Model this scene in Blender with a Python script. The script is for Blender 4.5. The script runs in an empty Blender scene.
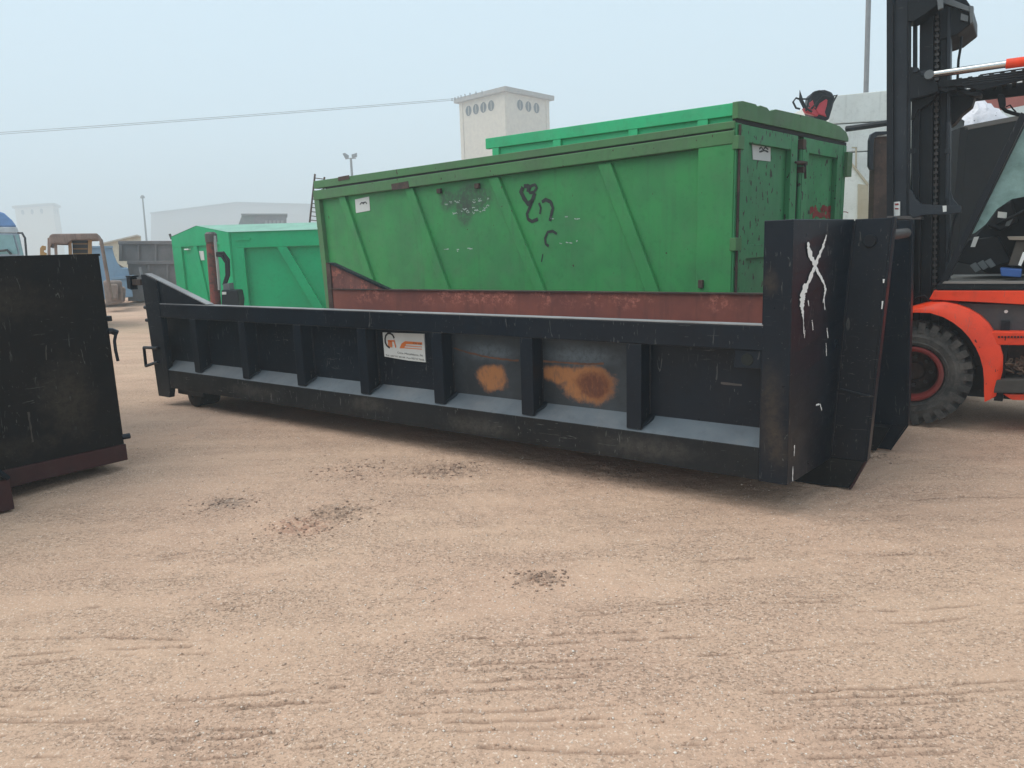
import bpy, bmesh, math, random
import numpy as np
from mathutils import Vector, Matrix

random.seed(7)
RNG = np.random.default_rng(7)
S = bpy.context.scene
COL = S.collection
R = math.radians

# ------------------------------------------------------------------ camera
FPX, PITCH, ROLL, HC = 724.28, R(10.7135), R(1.8031), 1.6
_f = np.array([0, math.cos(PITCH), -math.sin(PITCH)])
_r = np.array([1.0, 0, 0]); _d = np.cross(_f, _r)
_r2 = math.cos(ROLL) * _r + math.sin(ROLL) * _d
_d2 = -math.sin(ROLL) * _r + math.cos(ROLL) * _d
CAMR = np.array([_r2, _d2, _f])
cam = bpy.data.cameras.new('camera')
cam.sensor_width = 36; cam.lens = FPX / 1024 * 36
cam.clip_start = 0.05; cam.clip_end = 3000
camo = bpy.data.objects.new('camera', cam); COL.objects.link(camo)
M = Matrix.Identity(4)
for i in range(3):
    M[i][0] = _r2[i]; M[i][1] = -_d2[i]; M[i][2] = -_f[i]
M[0][3], M[1][3], M[2][3] = 0, 0, HC
camo.matrix_world = M
S.camera = camo

# ------------------------------------------------------------------ light
SUN_EL, SUN_AZ = R(56), R(-95)       # azimuth measured from +Y towards +X
world = bpy.data.worlds.new('World'); S.world = world; world.use_nodes = True
wn = world.node_tree; wn.nodes.clear()
wo = wn.nodes.new('ShaderNodeOutputWorld'); bg = wn.nodes.new('ShaderNodeBackground')
sky = wn.nodes.new('ShaderNodeTexSky'); sky.sky_type = 'NISHITA'; sky.sun_disc = False
sky.sun_elevation = SUN_EL; sky.sun_rotation = SUN_AZ
sky.dust_density = 4.0; sky.air_density = 1.0; sky.ozone_density = 1.0
mx = wn.nodes.new('ShaderNodeMix'); mx.data_type = 'RGBA'
mx.inputs[0].default_value = 0.86
mx.inputs[7].default_value = (5.0, 6.2, 6.95, 1)      # even fog deck, in the same units as the sky
wn.links.new(sky.outputs[0], mx.inputs[6]); wn.links.new(mx.outputs[2], bg.inputs[0])
bg.inputs[1].default_value = 0.12
wn.links.new(bg.outputs[0], wo.inputs[0])
sl = bpy.data.lights.new('sun', 'SUN'); sl.energy = 1.5; sl.angle = R(55); sl.color = (1, .96, .9)
so = bpy.data.objects.new('sun', sl); COL.objects.link(so)
sdir = Vector((math.sin(SUN_AZ) * math.cos(SUN_EL), math.cos(SUN_AZ) * math.cos(SUN_EL), math.sin(SUN_EL)))
so.rotation_euler = sdir.to_track_quat('Z', 'Y').to_euler(); so.location = (0, 0, 30)
S.view_settings.view_transform = 'Standard'; S.view_settings.look = 'None'
S.view_settings.exposure = 0.42; S.view_settings.gamma = 1
S.cycles.volume_bounces = 2
S.cycles.max_bounces = 8

# ------------------------------------------------------------------ frames
BTH, GTH, LTH = -.6217, -.7669, .8809
FR = {'B': (1.4362, 4.0907, BTH), 'G': (2.1213, 6.9497, GTH), 'L': (-2.9897, 5.4153, LTH), 'F': (3.4501, 5.954, BTH)}

def W(px, py):
    return np.array([(px - 512) / FPX, (py - 384) / FPX, 1]) @ CAMR
def P(F, px, py, t=None, s=None):
    """local point of frame F where the sight line meets its plane t=const or s=const"""
    x, y, th = FR[F]; u = np.array([math.cos(th), math.sin(th), 0]); n = np.array([-u[1], u[0], 0]); o = np.array([x, y, 0.])
    d = W(px, py); c = np.array([0, 0, HC])
    nn, v = (n, t) if t is not None else (u, s)
    k = (v - (c - o) @ nn) / (d @ nn); q = c + k * d - o
    return (float(q @ u), float(q @ n), float(q[2]))
def at(px, py, Y):
    d = W(px, py); k = Y / d[1]; q = d * k
    return (float(q[0]), float(Y), float(q[2] + HC))
def ground_at(px, py, z=0.0):
    d = W(px, py); k = (z - HC) / d[2]; q = d * k
    return (float(q[0]), float(q[1]), z)

# ------------------------------------------------------------------ mesh helpers
class MB:
    def __init__(s): s.v = []; s.f = []
    def add(s, vs, fs):
        b = len(s.v); s.v += [tuple(map(float, q)) for q in vs]; s.f += [tuple(b + i for i in f) for f in fs]; return s
    def box(s, x0, x1, y0, y1, z0, z1):
        return s.add([(x0, y0, z0), (x1, y0, z0), (x1, y1, z0), (x0, y1, z0), (x0, y0, z1), (x1, y0, z1), (x1, y1, z1), (x0, y1, z1)],
                     [(0, 3, 2, 1), (4, 5, 6, 7), (0, 1, 5, 4), (1, 2, 6, 5), (2, 3, 7, 6), (3, 0, 4, 7)])
    def loft(s, A, B):
        n = len(A)
        return s.add(list(A) + list(B), [tuple(range(n))[::-1], tuple(range(n, 2 * n))] + [(i, (i + 1) % n, n + (i + 1) % n, n + i) for i in range(n)])
    def prism(s, A, off):
        return s.loft(A, [(a[0] + off[0], a[1] + off[1], a[2] + off[2]) for a in A])
    def pl(s, sz, t0, t1):
        """outline in the (s,z) plane extruded from t0 to t1"""
        return s.loft([(a[0], t0, a[1]) for a in sz], [(a[0], t1, a[1]) for a in sz])
    def px(s, F, pts, t0, t1):
        q = [P(F, *p, t=t0) for p in pts]
        return s.pl([(a[0], a[2]) for a in q], t0, t1)
    def tube(s, pts, r, n=8, caps=True):
        pts = [Vector(p) for p in pts]; m = len(pts); rs = r if isinstance(r, (list, tuple)) else [r] * m
        vs = []; up = None
        for i, p in enumerate(pts):
            d = (pts[min(i + 1, m - 1)] - pts[max(i - 1, 0)]).normalized()
            if up is None:
                a = Vector((0, 0, 1)) if abs(d.z) < .9 else Vector((1, 0, 0)); up = d.cross(a).normalized()
            else:
                up = (up - d * up.dot(d)).normalized()
            w = d.cross(up)
            for k in range(n):
                a = 2 * math.pi * k / n; vs.append(p + (up * math.cos(a) + w * math.sin(a)) * rs[i])
        fs = [(i * n + k, i * n + (k + 1) % n, (i + 1) * n + (k + 1) % n, (i + 1) * n + k) for i in range(m - 1) for k in range(n)]
        if caps: fs += [tuple(range(n))[::-1], tuple(range((m - 1) * n, m * n))]
        return s.add(vs, fs)
    def lathe(s, prof, c, ax='y', n=32):
        """profile [(radius, height)] about an axis through c"""
        vs = []
        for r, h in prof:
            for k in range(n):
                a = 2 * math.pi * k / n; p, q = r * math.cos(a), r * math.sin(a)
                vs.append({'y': (c[0] + p, c[1] + h, c[2] + q), 'x': (c[0] + h, c[1] + p, c[2] + q), 'z': (c[0] + p, c[1] + q, c[2] + h)}[ax])
        m = len(prof)
        return s.add(vs, [(i * n + k, i * n + (k + 1) % n, (i + 1) * n + (k + 1) % n, (i + 1) * n + k) for i in range(m - 1) for k in range(n)])
    def ribbon(s, F, pts, w, t=None, sfix=None, jit=0.0, thick=.0012):
        """brush stroke on a plane of frame F, points given as (px, py[, width factor])"""
        q = [P(F, p[0], p[1], t=t, s=sfix) for p in pts]; ws = [(p[2] if len(p) > 2 else 1) * w for p in pts]
        # resample for ragged edges
        Q = []; WW = []
        for i in range(len(q) - 1):
            L = math.dist(q[i], q[i + 1]); m = max(1, int(L / .02))
            for k in range(m):
                a = k / m; Q.append(Vector(q[i]).lerp(Vector(q[i + 1]), a)); WW.append(ws[i] * (1 - a) + ws[i + 1] * a)
        Q.append(Vector(q[-1])); WW.append(ws[-1])
        nrm = Vector((0, 1, 0)) if t is not None else Vector((1, 0, 0))
        off = nrm * (-.0035 if t is not None else .0035)
        vs = []
        for i, p in enumerate(Q):
            d = (Q[min(i + 1, len(Q) - 1)] - Q[max(i - 1, 0)]).normalized(); e = d.cross(nrm).normalized()
            a, b = WW[i] / 2 * (1 + random.uniform(-jit, jit)), WW[i] / 2 * (1 + random.uniform(-jit, jit))
            vs += [p + off + e * a, p + off - e * b]
        return s.add(vs, [(2 * i, 2 * i + 1, 2 * i + 3, 2 * i + 2) for i in range(len(Q) - 1)])
    def build(s, name, mat, parent=None, bevel=0, smooth=False, kind=None, label=None):
        me = bpy.data.meshes.new(name); me.from_pydata(s.v, [], s.f); me.update()
        bm = bmesh.new(); bm.from_mesh(me); bmesh.ops.recalc_face_normals(bm, faces=bm.faces); bm.to_mesh(me); bm.free()
        me.materials.append(mat)
        if smooth:
            for p in me.polygons: p.use_smooth = True
            me.set_sharp_from_angle(angle=R(40))
        o = bpy.data.objects.new(name, me); COL.objects.link(o)
        if parent is not None: o.parent = parent
        if bevel:
            b = o.modifiers.new('bevel', 'BEVEL'); b.width = bevel; b.segments = 2; b.limit_method = 'ANGLE'; b.harden_normals = False
        if kind: o['kind'] = kind
        if label: o['label'] = label
        return o

def thing(name, label, cat, loc=(0, 0, 0), rz=0.0, group=None):
    o = bpy.data.objects.new(name, None); COL.objects.link(o); o.empty_display_size = .2
    o.location = loc; o.rotation_euler = (0, 0, rz); o['label'] = label; o['category'] = cat
    if group: o['group'] = group
    return o
def tag(o, label, cat, group=None):
    o['label'] = label; o['category'] = cat
    if group: o['group'] = group
    return o
def dup_part(o, parent, off=(0, 0, 0)):
    c = o.copy(); COL.objects.link(c); c.parent = parent; c.location = Vector(o.location) + Vector(off); return c

# ------------------------------------------------------------------ materials
class NT:
    def __init__(s, name):
        s.m = bpy.data.materials.new(name); s.m.use_nodes = True; s.t = s.m.node_tree
        s.b = s.t.nodes['Principled BSDF']; s.co = s.n('TexCoord').outputs['Object']
    def n(s, t): return s.t.nodes.new('ShaderNode' + t)
    def l(s, a, b): s.t.links.new(a, b)
    def put(s, sock, v):
        if isinstance(v, (int, float)): sock.default_value = v
        elif isinstance(v, (tuple, list)): sock.default_value = tuple(v) + ((1,) if len(v) == 3 and len(sock.default_value) == 4 else ())
        else: s.l(v, sock)
    def map(s, scale=(1, 1, 1), loc=(0, 0, 0), rot=(0, 0, 0), co=None):
        m = s.n('Mapping'); m.inputs['Scale'].default_value = scale; m.inputs['Location'].default_value = loc; m.inputs['Rotation'].default_value = rot
        s.l(co or s.co, m.inputs[0]); return m.outputs[0]
    def noise(s, scale, detail=4, rough=.55, co=None, dist=0):
        m = s.n('TexNoise'); m.inputs['Scale'].default_value = scale; m.inputs['Detail'].default_value = detail
        m.inputs['Roughness'].default_value = rough; m.inputs['Distortion'].default_value = dist
        s.l(co or s.co, m.inputs['Vector']); return m.outputs[0]
    def vor(s, scale, co=None, feat='F1'):
        m = s.n('TexVoronoi'); m.inputs['Scale'].default_value = scale; m.feature = feat; s.l(co or s.co, m.inputs['Vector']); return m.outputs
    def ramp(s, v, a, b, lo=0.0, hi=1.0):
        m = s.n('MapRange'); m.interpolation_type = 'SMOOTHSTEP'; s.l(v, m.inputs[0])
        m.inputs[1].default_value = a; m.inputs[2].default_value = b; m.inputs[3].default_value = lo; m.inputs[4].default_value = hi; return m.outputs[0]
    def mix(s, f, a, b):
        m = s.n('Mix'); m.data_type = 'RGBA'; s.put(m.inputs[0], f); s.put(m.inputs[6], a); s.put(m.inputs[7], b); return m.outputs[2]
    def math(s, op, a, b=0.0, clamp=False):
        m = s.n('Math'); m.operation = op; m.use_clamp = clamp; s.put(m.inputs[0], a); s.put(m.inputs[1], b); return m.outputs[0]
    def sep(s):
        m = s.n('SeparateXYZ'); s.l(s.co, m.inputs[0]); return m.outputs
    def blob(s, c, r, soft=.5, wob=.25):
        """soft-edged ragged patch round a point, 1 inside"""
        d = s.n('VectorMath'); d.operation = 'SUBTRACT'; s.l(s.co, d.inputs[0]); d.inputs[1].default_value = c
        e = s.n('VectorMath'); e.operation = 'DIVIDE'; s.l(d.outputs[0], e.inputs[0]); e.inputs[1].default_value = r
        L = s.n('VectorMath'); L.operation = 'LENGTH'; s.l(e.outputs[0], L.inputs[0])
        v = s.math('ADD', L.outputs['Value'], s.math('MULTIPLY', s.math('SUBTRACT', s.noise(9, 9, .74), .5), wob * 4))
        return s.ramp(v, 1.0, 1.0 - soft, 0, 1)
    def bump(s, h, strength=.3, dist=.01):
        m = s.n('Bump'); m.inputs['Strength'].default_value = strength; m.inputs['Distance'].default_value = dist
        s.l(h, m.inputs['Height']); 
        if s.b.inputs['Normal'].is_linked: s.l(s.b.inputs['Normal'].links[0].from_socket, m.inputs['Normal'])
        s.l(m.outputs[0], s.b.inputs['Normal'])
    def done(s, col, rough=.5, metal=0.0, spec=.5):
        s.put(s.b.inputs['Base Color'], col); s.put(s.b.inputs['Roughness'], rough); s.put(s.b.inputs['Metallic'], metal)
        s.b.inputs['Specular IOR Level'].default_value = spec; return s.m

RUST_D, RUST_M, RUST_O = (.045, .018, .012), (.13, .045, .022), (.30, .11, .035)

def painted(name, c, c2=None, rust=0.0, chips=0.0, chipcol=RUST_D, streak=.35, rough=.45, dust=.15, dustcol=(.30, .26, .22), blobs=(), scratch=0.0,
            dents=.25, lowdust=0.0, spec=.3, zband=0.3, stains=(), staincol=(.085, .062, .042), stainamt=.75, cores=()):
    k = NT(name); c2 = c2 or tuple(v * .72 for v in c)
    col = k.mix(k.ramp(k.noise(1.7, 5), .35, .68), c, c2)
    col = k.mix(k.math('MULTIPLY', k.ramp(k.noise(14, 5, .65), .5, .75), .35), col, tuple(v * .6 for v in c2))
    st = k.ramp(k.noise(1, 4, .6, k.map((11, 11, .7))), .52, .78)
    col = k.mix(k.math('MULTIPLY', st, streak), col, tuple(v * .45 + d * .25 for v, d in zip(c2, dustcol)))
    du = k.ramp(k.noise(2.6, 7, .7), .42, .8)
    col = k.mix(k.math('MULTIPLY', du, dust), col, dustcol)
    if lowdust:
        z = k.sep()[2]; g = k.math('MULTIPLY', k.ramp(k.math('ADD', z, k.math('MULTIPLY', k.noise(6, 5), .35)), zband + .25, zband, 0, 1), lowdust)
        col = k.mix(g, col, dustcol)
    if scratch:
        a = k.noise(1, 3, .5, k.map((42, 42, 8), rot=(.35, .9, .5)), dist=1.6)
        m = k.math('MULTIPLY', k.ramp(a, .655, .68), k.ramp(k.noise(2.3, 3), .44, .56))
        b = k.noise(1, 3, .5, k.map((7, 7, 60), rot=(.3, .35, .1)), dist=1.4)
        m2 = k.math('MULTIPLY', k.ramp(b, .665, .69), k.ramp(k.noise(1.9, 3), .5, .62))
        sp = k.math('MULTIPLY', k.ramp(k.noise(60, 3, .6), .665, .69), k.ramp(k.noise(3.3, 4), .46, .6))
        m = k.math('MAXIMUM', k.math('MAXIMUM', m, m2), sp)
        col = k.mix(k.math('MULTIPLY', m, min(1, scratch * .6)), col, (.13, .128, .12))
    for b in stains: col = k.mix(k.math('MULTIPLY', k.math('MULTIPLY', k.blob(*b), k.ramp(k.noise(23, 7, .75), .3, .6, .25, 1)), stainamt), col, staincol)
    mask = None
    if rust:
        mask = k.ramp(k.noise(3.1, 9, .72), .80 - .38 * rust, .90 - .38 * rust)
    bm_ = None
    for b in blobs:
        q = k.blob(*b); bm_ = q if bm_ is None else k.math('MAXIMUM', bm_, q); mask = q if mask is None else k.math('MAXIMUM', mask, q)
    rough_s = rough
    if mask is not None:
        rc = k.mix(k.ramp(k.noise(11, 6, .7), .35, .65), RUST_M, RUST_O); rc = k.mix(k.ramp(k.noise(5, 5), .5, .7), rc, RUST_D)
        if bm_ is not None: rc = k.mix(k.ramp(k.math('ADD', bm_, k.math('MULTIPLY', k.math('SUBTRACT', k.noise(12, 5, .7), .5), .5)), 1.0, 1.7), (.32, .135, .052), k.mix(k.ramp(k.noise(24, 5, .7), .4, .65), (.20, .062, .028), (.10, .035, .022)))
        if bm_ is not None: mask = k.math('MULTIPLY', mask, k.ramp(k.noise(1, 5, .7, k.map((40, 40, 12))), .30, .52, .6, 1))
        col = k.mix(mask, col, rc)
        for b in cores: col = k.mix(k.math('MULTIPLY', k.blob(*b), k.ramp(k.noise(1, 6, .7, k.map((34, 34, 14))), .3, .55, .6, .95)), col, (.105, .036, .022))
        rough_s = k.math('ADD', k.math('MULTIPLY', mask, .85 - rough), rough)
    if chips:
        cm = k.ramp(k.noise(19, 3, .5, k.map((1, 1, .55))), .72 - .12 * chips, .735 - .12 * chips)
        col = k.mix(cm, col, chipcol)
        k.bump(cm, .3, -.002)
    rv = k.math('ADD', rough_s, k.math('MULTIPLY', k.math('SUBTRACT', k.noise(6, 5), .5), .35), True)
    k.bump(k.noise(90, 3), .12, .002)
    if dents: k.bump(k.noise(2.2, 2, .4), dents, .03)
    return k.done(col, rv, 0, spec)

def plain(name, c, rough=.6, metal=0.0, var=.25, bump=.1, bs=60, spec=.5):
    k = NT(name)
    col = k.mix(k.ramp(k.noise(3, 6, .65), .3, .7), c, tuple(v * (1 - var) for v in c))
    k.bump(k.noise(bs, 4), bump, .004)
    return k.done(col, rough, metal, spec)

def rusty(name, redpaint=.5, c=(.16, .035, .022), base=((.06, .026, .02), (.12, .042, .028))):
    k = NT(name)
    col = k.mix(k.ramp(k.noise(4, 8, .7), .4, .6), base[0], base[1])
    pa = k.ramp(k.noise(7, 9, .75), .62 - .2 * redpaint, .72 - .2 * redpaint)
    col = k.mix(pa, col, c)
    col = k.mix(k.ramp(k.noise(30, 5, .7), .63, .72), col, (.28, .13, .09))
    st = k.ramp(k.noise(1, 4, .6, k.map((14, 14, .8))), .5, .75)
    col = k.mix(k.math('MULTIPLY', st, .5), col, (.035, .016, .014))
    k.bump(k.noise(45, 6, .7), .35, .004)
    return k.done(col, .8)

BLACK = painted('black_paint', (.006, .011, .018), (.004, .007, .012), rust=.06, spec=.22, streak=.3, rough=.36, dust=.14, dustcol=(.040, .038, .036), scratch=.9, dents=.2)
BLACK_COL = painted('black_paint_column', (.006, .011, .018), (.004, .007, .012), rust=.0, spec=.22, streak=.3, rough=.34, dust=.10, dustcol=(.036, .034, .03), scratch=.9,
                    dents=.25, stains=[((.06, .0, .60), (.10, .25, .42), .9, .3), ((.03, .0, 1.36), (.06, .3, .09), .8, .3), ((.12, .1, .4), (.1, .3, .2), .9, .4)], stainamt=.42)
BLACK_RAIL = painted('black_paint_bottom_rail', (.010, .012, .014), (.006, .007, .008), rust=.2, spec=.2, streak=.4, rough=.5, dust=.35, dustcol=(.045, .040, .035), scratch=1.2, dents=.5, stains=[((-3.3, 0, .33), (.35, .3, .09), .9, .4), ((-2.1, 0, .28), (.5, .3, .1), .9, .4), ((-.7, 0, .3), (.5, .3, .1), .9, .4), ((-4.9, 0, .3), (.5, .3, .08), .9, .4)], staincol=(.085, .076, .064), stainamt=.5)
BLACK_OLD = painted('black_paint_worn', (.004, .0045, .005), (.006, .005, .0045), rust=.3, stains=[((-.9, 0, 1.35), (.7, .5, .22), .9, .35), ((-1.6, 0, .75), (.35, .5, .5), .9, .4), ((-.35, 0, .62), (.25, .5, .4), .9, .4), ((-1.2, 0, .33), (1.0, .5, .14), .9, .4)], staincol=(.045, .036, .026), spec=.15, streak=.5, rough=.5, dust=.22, dustcol=(.030, .024, .018), scratch=.9, dents=.5)
RED_SILL = painted('oxide_red_sill', (.045, .012, .012), (.028, .010, .010), rust=.1, streak=.4, rough=.6, dust=.4, dustcol=(.09, .06, .05), scratch=.5)
LEDGE = painted('dusty_skylit_ledge', (.10, .122, .14), (.075, .09, .105), rust=.06, streak=.1, rough=.6, dust=.35, dustcol=(.22, .21, .2), scratch=.2, dents=.05)  # grey-blue paints sky light on the black steel, together with dust
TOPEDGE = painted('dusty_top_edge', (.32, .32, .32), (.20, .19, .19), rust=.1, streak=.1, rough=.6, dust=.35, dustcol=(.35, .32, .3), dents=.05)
def redboard():
    k = NT('rusty_red_board'); z = k.sep()[2]
    c = k.mix(k.ramp(k.noise(2.2, 6, .6), .3, .7), (.235, .068, .044), (.165, .048, .036))
    st = k.ramp(k.noise(1, 4, .6, k.map((9, 9, .9))), .5, .75); c = k.mix(k.math('MULTIPLY', st, .45), c, (.075, .030, .026))
    fl = k.math('MULTIPLY', k.ramp(k.noise(15, 9, .8), .47, .57), k.math('MULTIPLY', k.ramp(z, .90, 1.06), k.ramp(k.noise(1.9, 4), .42, .54)))
    c = k.mix(fl, c, k.mix(k.ramp(k.noise(40, 4), .4, .6), (.48, .17, .12), (.34, .10, .07)))
    k.bump(k.noise(45, 6, .7), .25, .003); return k.done(c, .7)
REDBOARD = redboard()
REDBOARD_HI = rusty('rusty_red_board_flaking', .55, (.38, .12, .08), ((.15, .055, .045), (.20, .075, .06)))
GREEN = painted('old_green_paint', (.040, .275, .076), (.040, .220, .070), rust=.0, streak=.4, rough=.5, dust=.3, dustcol=(.10, .17, .10), scratch=.12, chips=.02, dents=.45)
GREEN_SIDE = painted('old_green_side_sheet', (.040, .275, .076), (.040, .220, .070), rust=.0, streak=.4, rough=.5, dust=.3, dustcol=(.10, .17, .10), scratch=.12, chips=.02, dents=.45, stains=[(P('G', 472, 198, t=.055), (.48, .5, .24), .5, .12), (P('G', 464, 212, t=.055), (.20, .5, .24), .5, .12), (P('G', 447, 200, t=.055), (.2, .5, .2), .6, .12)], staincol=(.05, .052, .05))
GREEN_RIM = painted('faded_green_rim', (.070, .205, .072), (.078, .170, .072), rust=.13, streak=.35, rough=.55, dust=.4, dustcol=(.11, .16, .10), scratch=.25, chips=.1, dents=.6)
GREEN_DOOR = painted('chipped_green_door', (.044, .255, .095), (.040, .215, .082), rust=.08, streak=.45, rough=.5, dust=.3, dustcol=(.09, .14, .09), chips=.75, chipcol=(.03, .03, .02), dents=.4)
GREEN_NEW = painted('bright_green_paint', (.004, .40, .155), (.004, .35, .14), rust=.0, streak=.14, rough=.42, dust=.06, dustcol=(.14, .30, .18), dents=.35)
GREEN_LID = painted('bright_green_lid_paint', (.03, .46, .19), (.035, .40, .17), rust=.05, streak=.2, rough=.45, dust=.2, dustcol=(.18, .30, .2))
DARKGAP = plain('dark_gap', (.006, .009, .007), .8)
STEEL = plain('worn_steel', (.09, .08, .075), .5, .3)
CHROME = plain('chrome_rod', (.62, .62, .60), .18, 1.0, .05, .02)
RUSTY = rusty('rusty_steel', .1, (.07, .04, .03), ((.045, .028, .022), (.085, .05, .036)))
WHITEP = plain('white_paint_mark', (.80, .80, .77), .6, 0, .08, .2)
PAPER = plain('sticker_paper', (.66, .67, .64), .45, 0, .12, .02)
ORANGE = plain('orange_print', (.72, .19, .045), .45, 0, .12, .02)
INK = plain('black_print', (.02, .02, .022), .5)
SPRAY = plain('black_spray_paint', (.010, .018, .013), .55, 0, .2, .05)
REDSPRAY = plain('red_spray_paint', (.28, .022, .02), .6, 0, .3, .05)
RED = painted('truck_red_paint', (.90, .062, .014), (.74, .05, .016), rust=.0, streak=.25, rough=.4, dust=.22, dustcol=(.45, .16, .10), scratch=.5, chips=.06, dents=.05)
REDHUB = painted('dull_red_rim_paint', (.26, .028, .024), (.17, .026, .022), rust=.25, streak=.2, rough=.6, dust=.5, dustcol=(.24, .16, .13))
MAST = painted('mast_grey_paint', (.028, .034, .042), (.018, .022, .028), rust=.05, streak=.4, rough=.4, dust=.25, spec=.2, dustcol=(.06, .06, .062), scratch=.6, dents=0)
MASTD = painted('mast_dark_paint', (.010, .012, .016), (.006, .008, .010), rust=.05, streak=.3, rough=.45, dust=.25, spec=.2, dustcol=(.03, .03, .03), scratch=.5, dents=0)
MASTL = plain('mast_light_bracket', (.12, .135, .14), .5)
CABGREY = painted('chassis_grey_paint', (.055, .058, .062), (.04, .042, .045), streak=.35, rough=.55, dust=.5, dustcol=(.13, .11, .1), scratch=.4)
DARKIN = plain('cab_plastic', (.010, .011, .013), .5, spec=.2)
FLOORM = plain('dusty_cab_floor', (.20, .185, .165), .8, 0, .5, .3)

def rubber(name='tyre_rubber'):
    k = NT(name)
    col = k.mix(k.ramp(k.noise(5, 7, .7), .35, .7), (.03, .03, .029), (.12, .108, .095))
    col = k.mix(k.math('MULTIPLY', k.ramp(k.noise(28, 5, .7), .5, .72), .6), col, (.15, .13, .115))
    k.bump(k.noise(40, 5), .3, .006)
    return k.done(col, .8)
RUBBER = rubber()

def glass(name, tint, opac, rough=.08):
    k = NT(name); t = k.t
    g = k.n('BsdfTransparent'); g.inputs[0].default_value = (*tint, 1)
    k.b.inputs['Base Color'].default_value = (*tint, 1); k.b.inputs['Roughness'].default_value = rough
    m = k.n('MixShader'); f = k.math('ADD', k.math('MULTIPLY', k.noise(3.5, 6, .7), .9), opac - .45, True)
    k.l(f, m.inputs[0]); k.l(g.outputs[0], m.inputs[1]); k.l(k.b.outputs[0], m.inputs[2])
    k.l(m.outputs[0], t.nodes['Material Output'].inputs[0]); return k.m
TEAL = glass('green_tinted_glass', (.42, .60, .56), .42)

# ------------------------------------------------------------------ ground
def vnoise(x, y, f, seed):
    g = np.random.default_rng(seed).random((512, 512)); X = x * f; Y = y * f
    xi = np.floor(X).astype(int); yi = np.floor(Y).astype(int); fx = X - xi; fy = Y - yi
    fx = fx * fx * (3 - 2 * fx); fy = fy * fy * (3 - 2 * fy)
    a = g[xi % 512, yi % 512]; b = g[(xi + 1) % 512, yi % 512]; c = g[xi % 512, (yi + 1) % 512]; d = g[(xi + 1) % 512, (yi + 1) % 512]
    return (a * (1 - fx) + b * fx) * (1 - fy) + (c * (1 - fx) + d * fx) * fy - .5

PATCH = []   # churned patches (x, y, radius)
for px, py, r in [(225, 503, .22), (300, 525, .30), (335, 512, .28), (445, 470, .30), (540, 578, .16), (860, 455, .25), (350, 470, .35), (620, 470, .3)]:
    g = ground_at(px, py); PATCH.append((g[0], g[1], r))
TRK = [[(-40, 680), (60, 690), (100, 690)], [(130, 702), (260, 695), (375, 684)], [(165, 707), (260, 706), (330, 703)], [(225, 711), (335, 702)], [(90, 727), (220, 729), (345, 732)],
       [(-20, 733), (70, 736)], [(120, 738), (240, 737), (350, 731)], [(-20, 752), (60, 754), (130, 757)], [(165, 757), (240, 755), (325, 748)], [(-20, 765), (150, 770), (300, 764)],
       [(330, 690), (450, 684), (590, 676)], [(350, 697), (480, 692), (560, 688)], [(380, 668), (500, 664), (620, 658)], [(700, 655), (790, 648), (880, 640)], [(760, 690), (900, 684), (1050, 674)],
       [(800, 696), (930, 690), (1050, 684)], [(480, 748), (560, 752), (640, 754)], [(640, 738), (760, 728), (900, 722)], [(660, 746), (800, 738), (960, 730)], [(0, 655), (90, 648), (190, 646)],
       [(20, 662), (110, 655), (230, 652)], [(60, 610), (160, 600), (250, 604)], [(420, 640), (560, 634), (700, 628)], [(440, 648), (580, 642), (720, 634)], [(560, 612), (700, 600), (840, 596)],
       [(860, 610), (950, 604), (1040, 600)], [(880, 620), (960, 615), (1040, 610)], [(120, 560), (200, 548), (300, 545)], [(700, 560), (820, 552), (930, 552)], [(900, 500), (960, 496), (1040, 497)],
       [(-30, 700), (40, 706), (110, 706)], [(-30, 716), (60, 720), (160, 718)], [(400, 716), (520, 712), (640, 704)], [(430, 724), (540, 722), (660, 714)], [(760, 760), (880, 752), (1040, 742)],
       [(-20, 640), (100, 636), (210, 640)]]
def tracks(x, y):
    """tyre grooves: 0..1 mask of long thin arcs broken up by the tread"""
    out = np.zeros_like(x); near = (np.abs(x) < 8) & (y < 14); X_, Y_ = x[near], y[near]; o = np.zeros_like(X_)
    wob = vnoise(X_, Y_, 1.6, 71) * .025 + vnoise(X_, Y_, 9, 72) * .007
    br = np.clip(vnoise(X_, Y_, 13, 73) * 3.2 + vnoise(X_, Y_, 3.1, 75) * 3.0 + .8, 0, 1)
    for q_, ln in enumerate(TRK):
        pts = [ground_at(*p)[:2] for p in ln]
        for (ax, ay), (bx_, by_) in zip(pts[:-1], pts[1:]):
            dx, dy = bx_ - ax, by_ - ay; L2 = dx * dx + dy * dy
            t = ((X_ - ax) * dx + (Y_ - ay) * dy) / L2; inside = np.clip(1 - np.maximum(-t, t - 1) * 30, 0, 1); t = np.clip(t, 0, 1)
            d = (X_ - ax) * dy / math.sqrt(L2) - (Y_ - ay) * dx / math.sqrt(L2) + wob
            w = .0056 + .0015 * (ay - 2)
            o = np.maximum(o, np.exp(-(d / w) ** 2) * br * inside)
            if q_ % 3 == 0: o = np.maximum(o, .6 * np.exp(-((d - .045) / w) ** 2) * br * inside)
    out[near] = o; return out
def ground_h(x, y):
    near = np.clip(1.6 - np.hypot(x, y) / 16, 0, 1)
    h = vnoise(x, y, .45, 1) * .03 + vnoise(x, y, 1.7, 2) * .014 + (vnoise(x, y, 6, 3) * .007 + vnoise(x, y, 15, 4) * .006 + vnoise(x, y, 31, 5) * .005 * np.clip(1.2 + 3 * vnoise(x, y, .8, 8), .2, 1.6)) * near
    for (cx, cy, r) in PATCH:
        m = np.exp(-(((x - cx) ** 2 + ((y - cy) * 1.4) ** 2) / r ** 2))
        h = h + m * (vnoise(x, y, 24, 6) * .022 + vnoise(x, y, 40, 7) * .014 + .003)
    return h - .006

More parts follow.
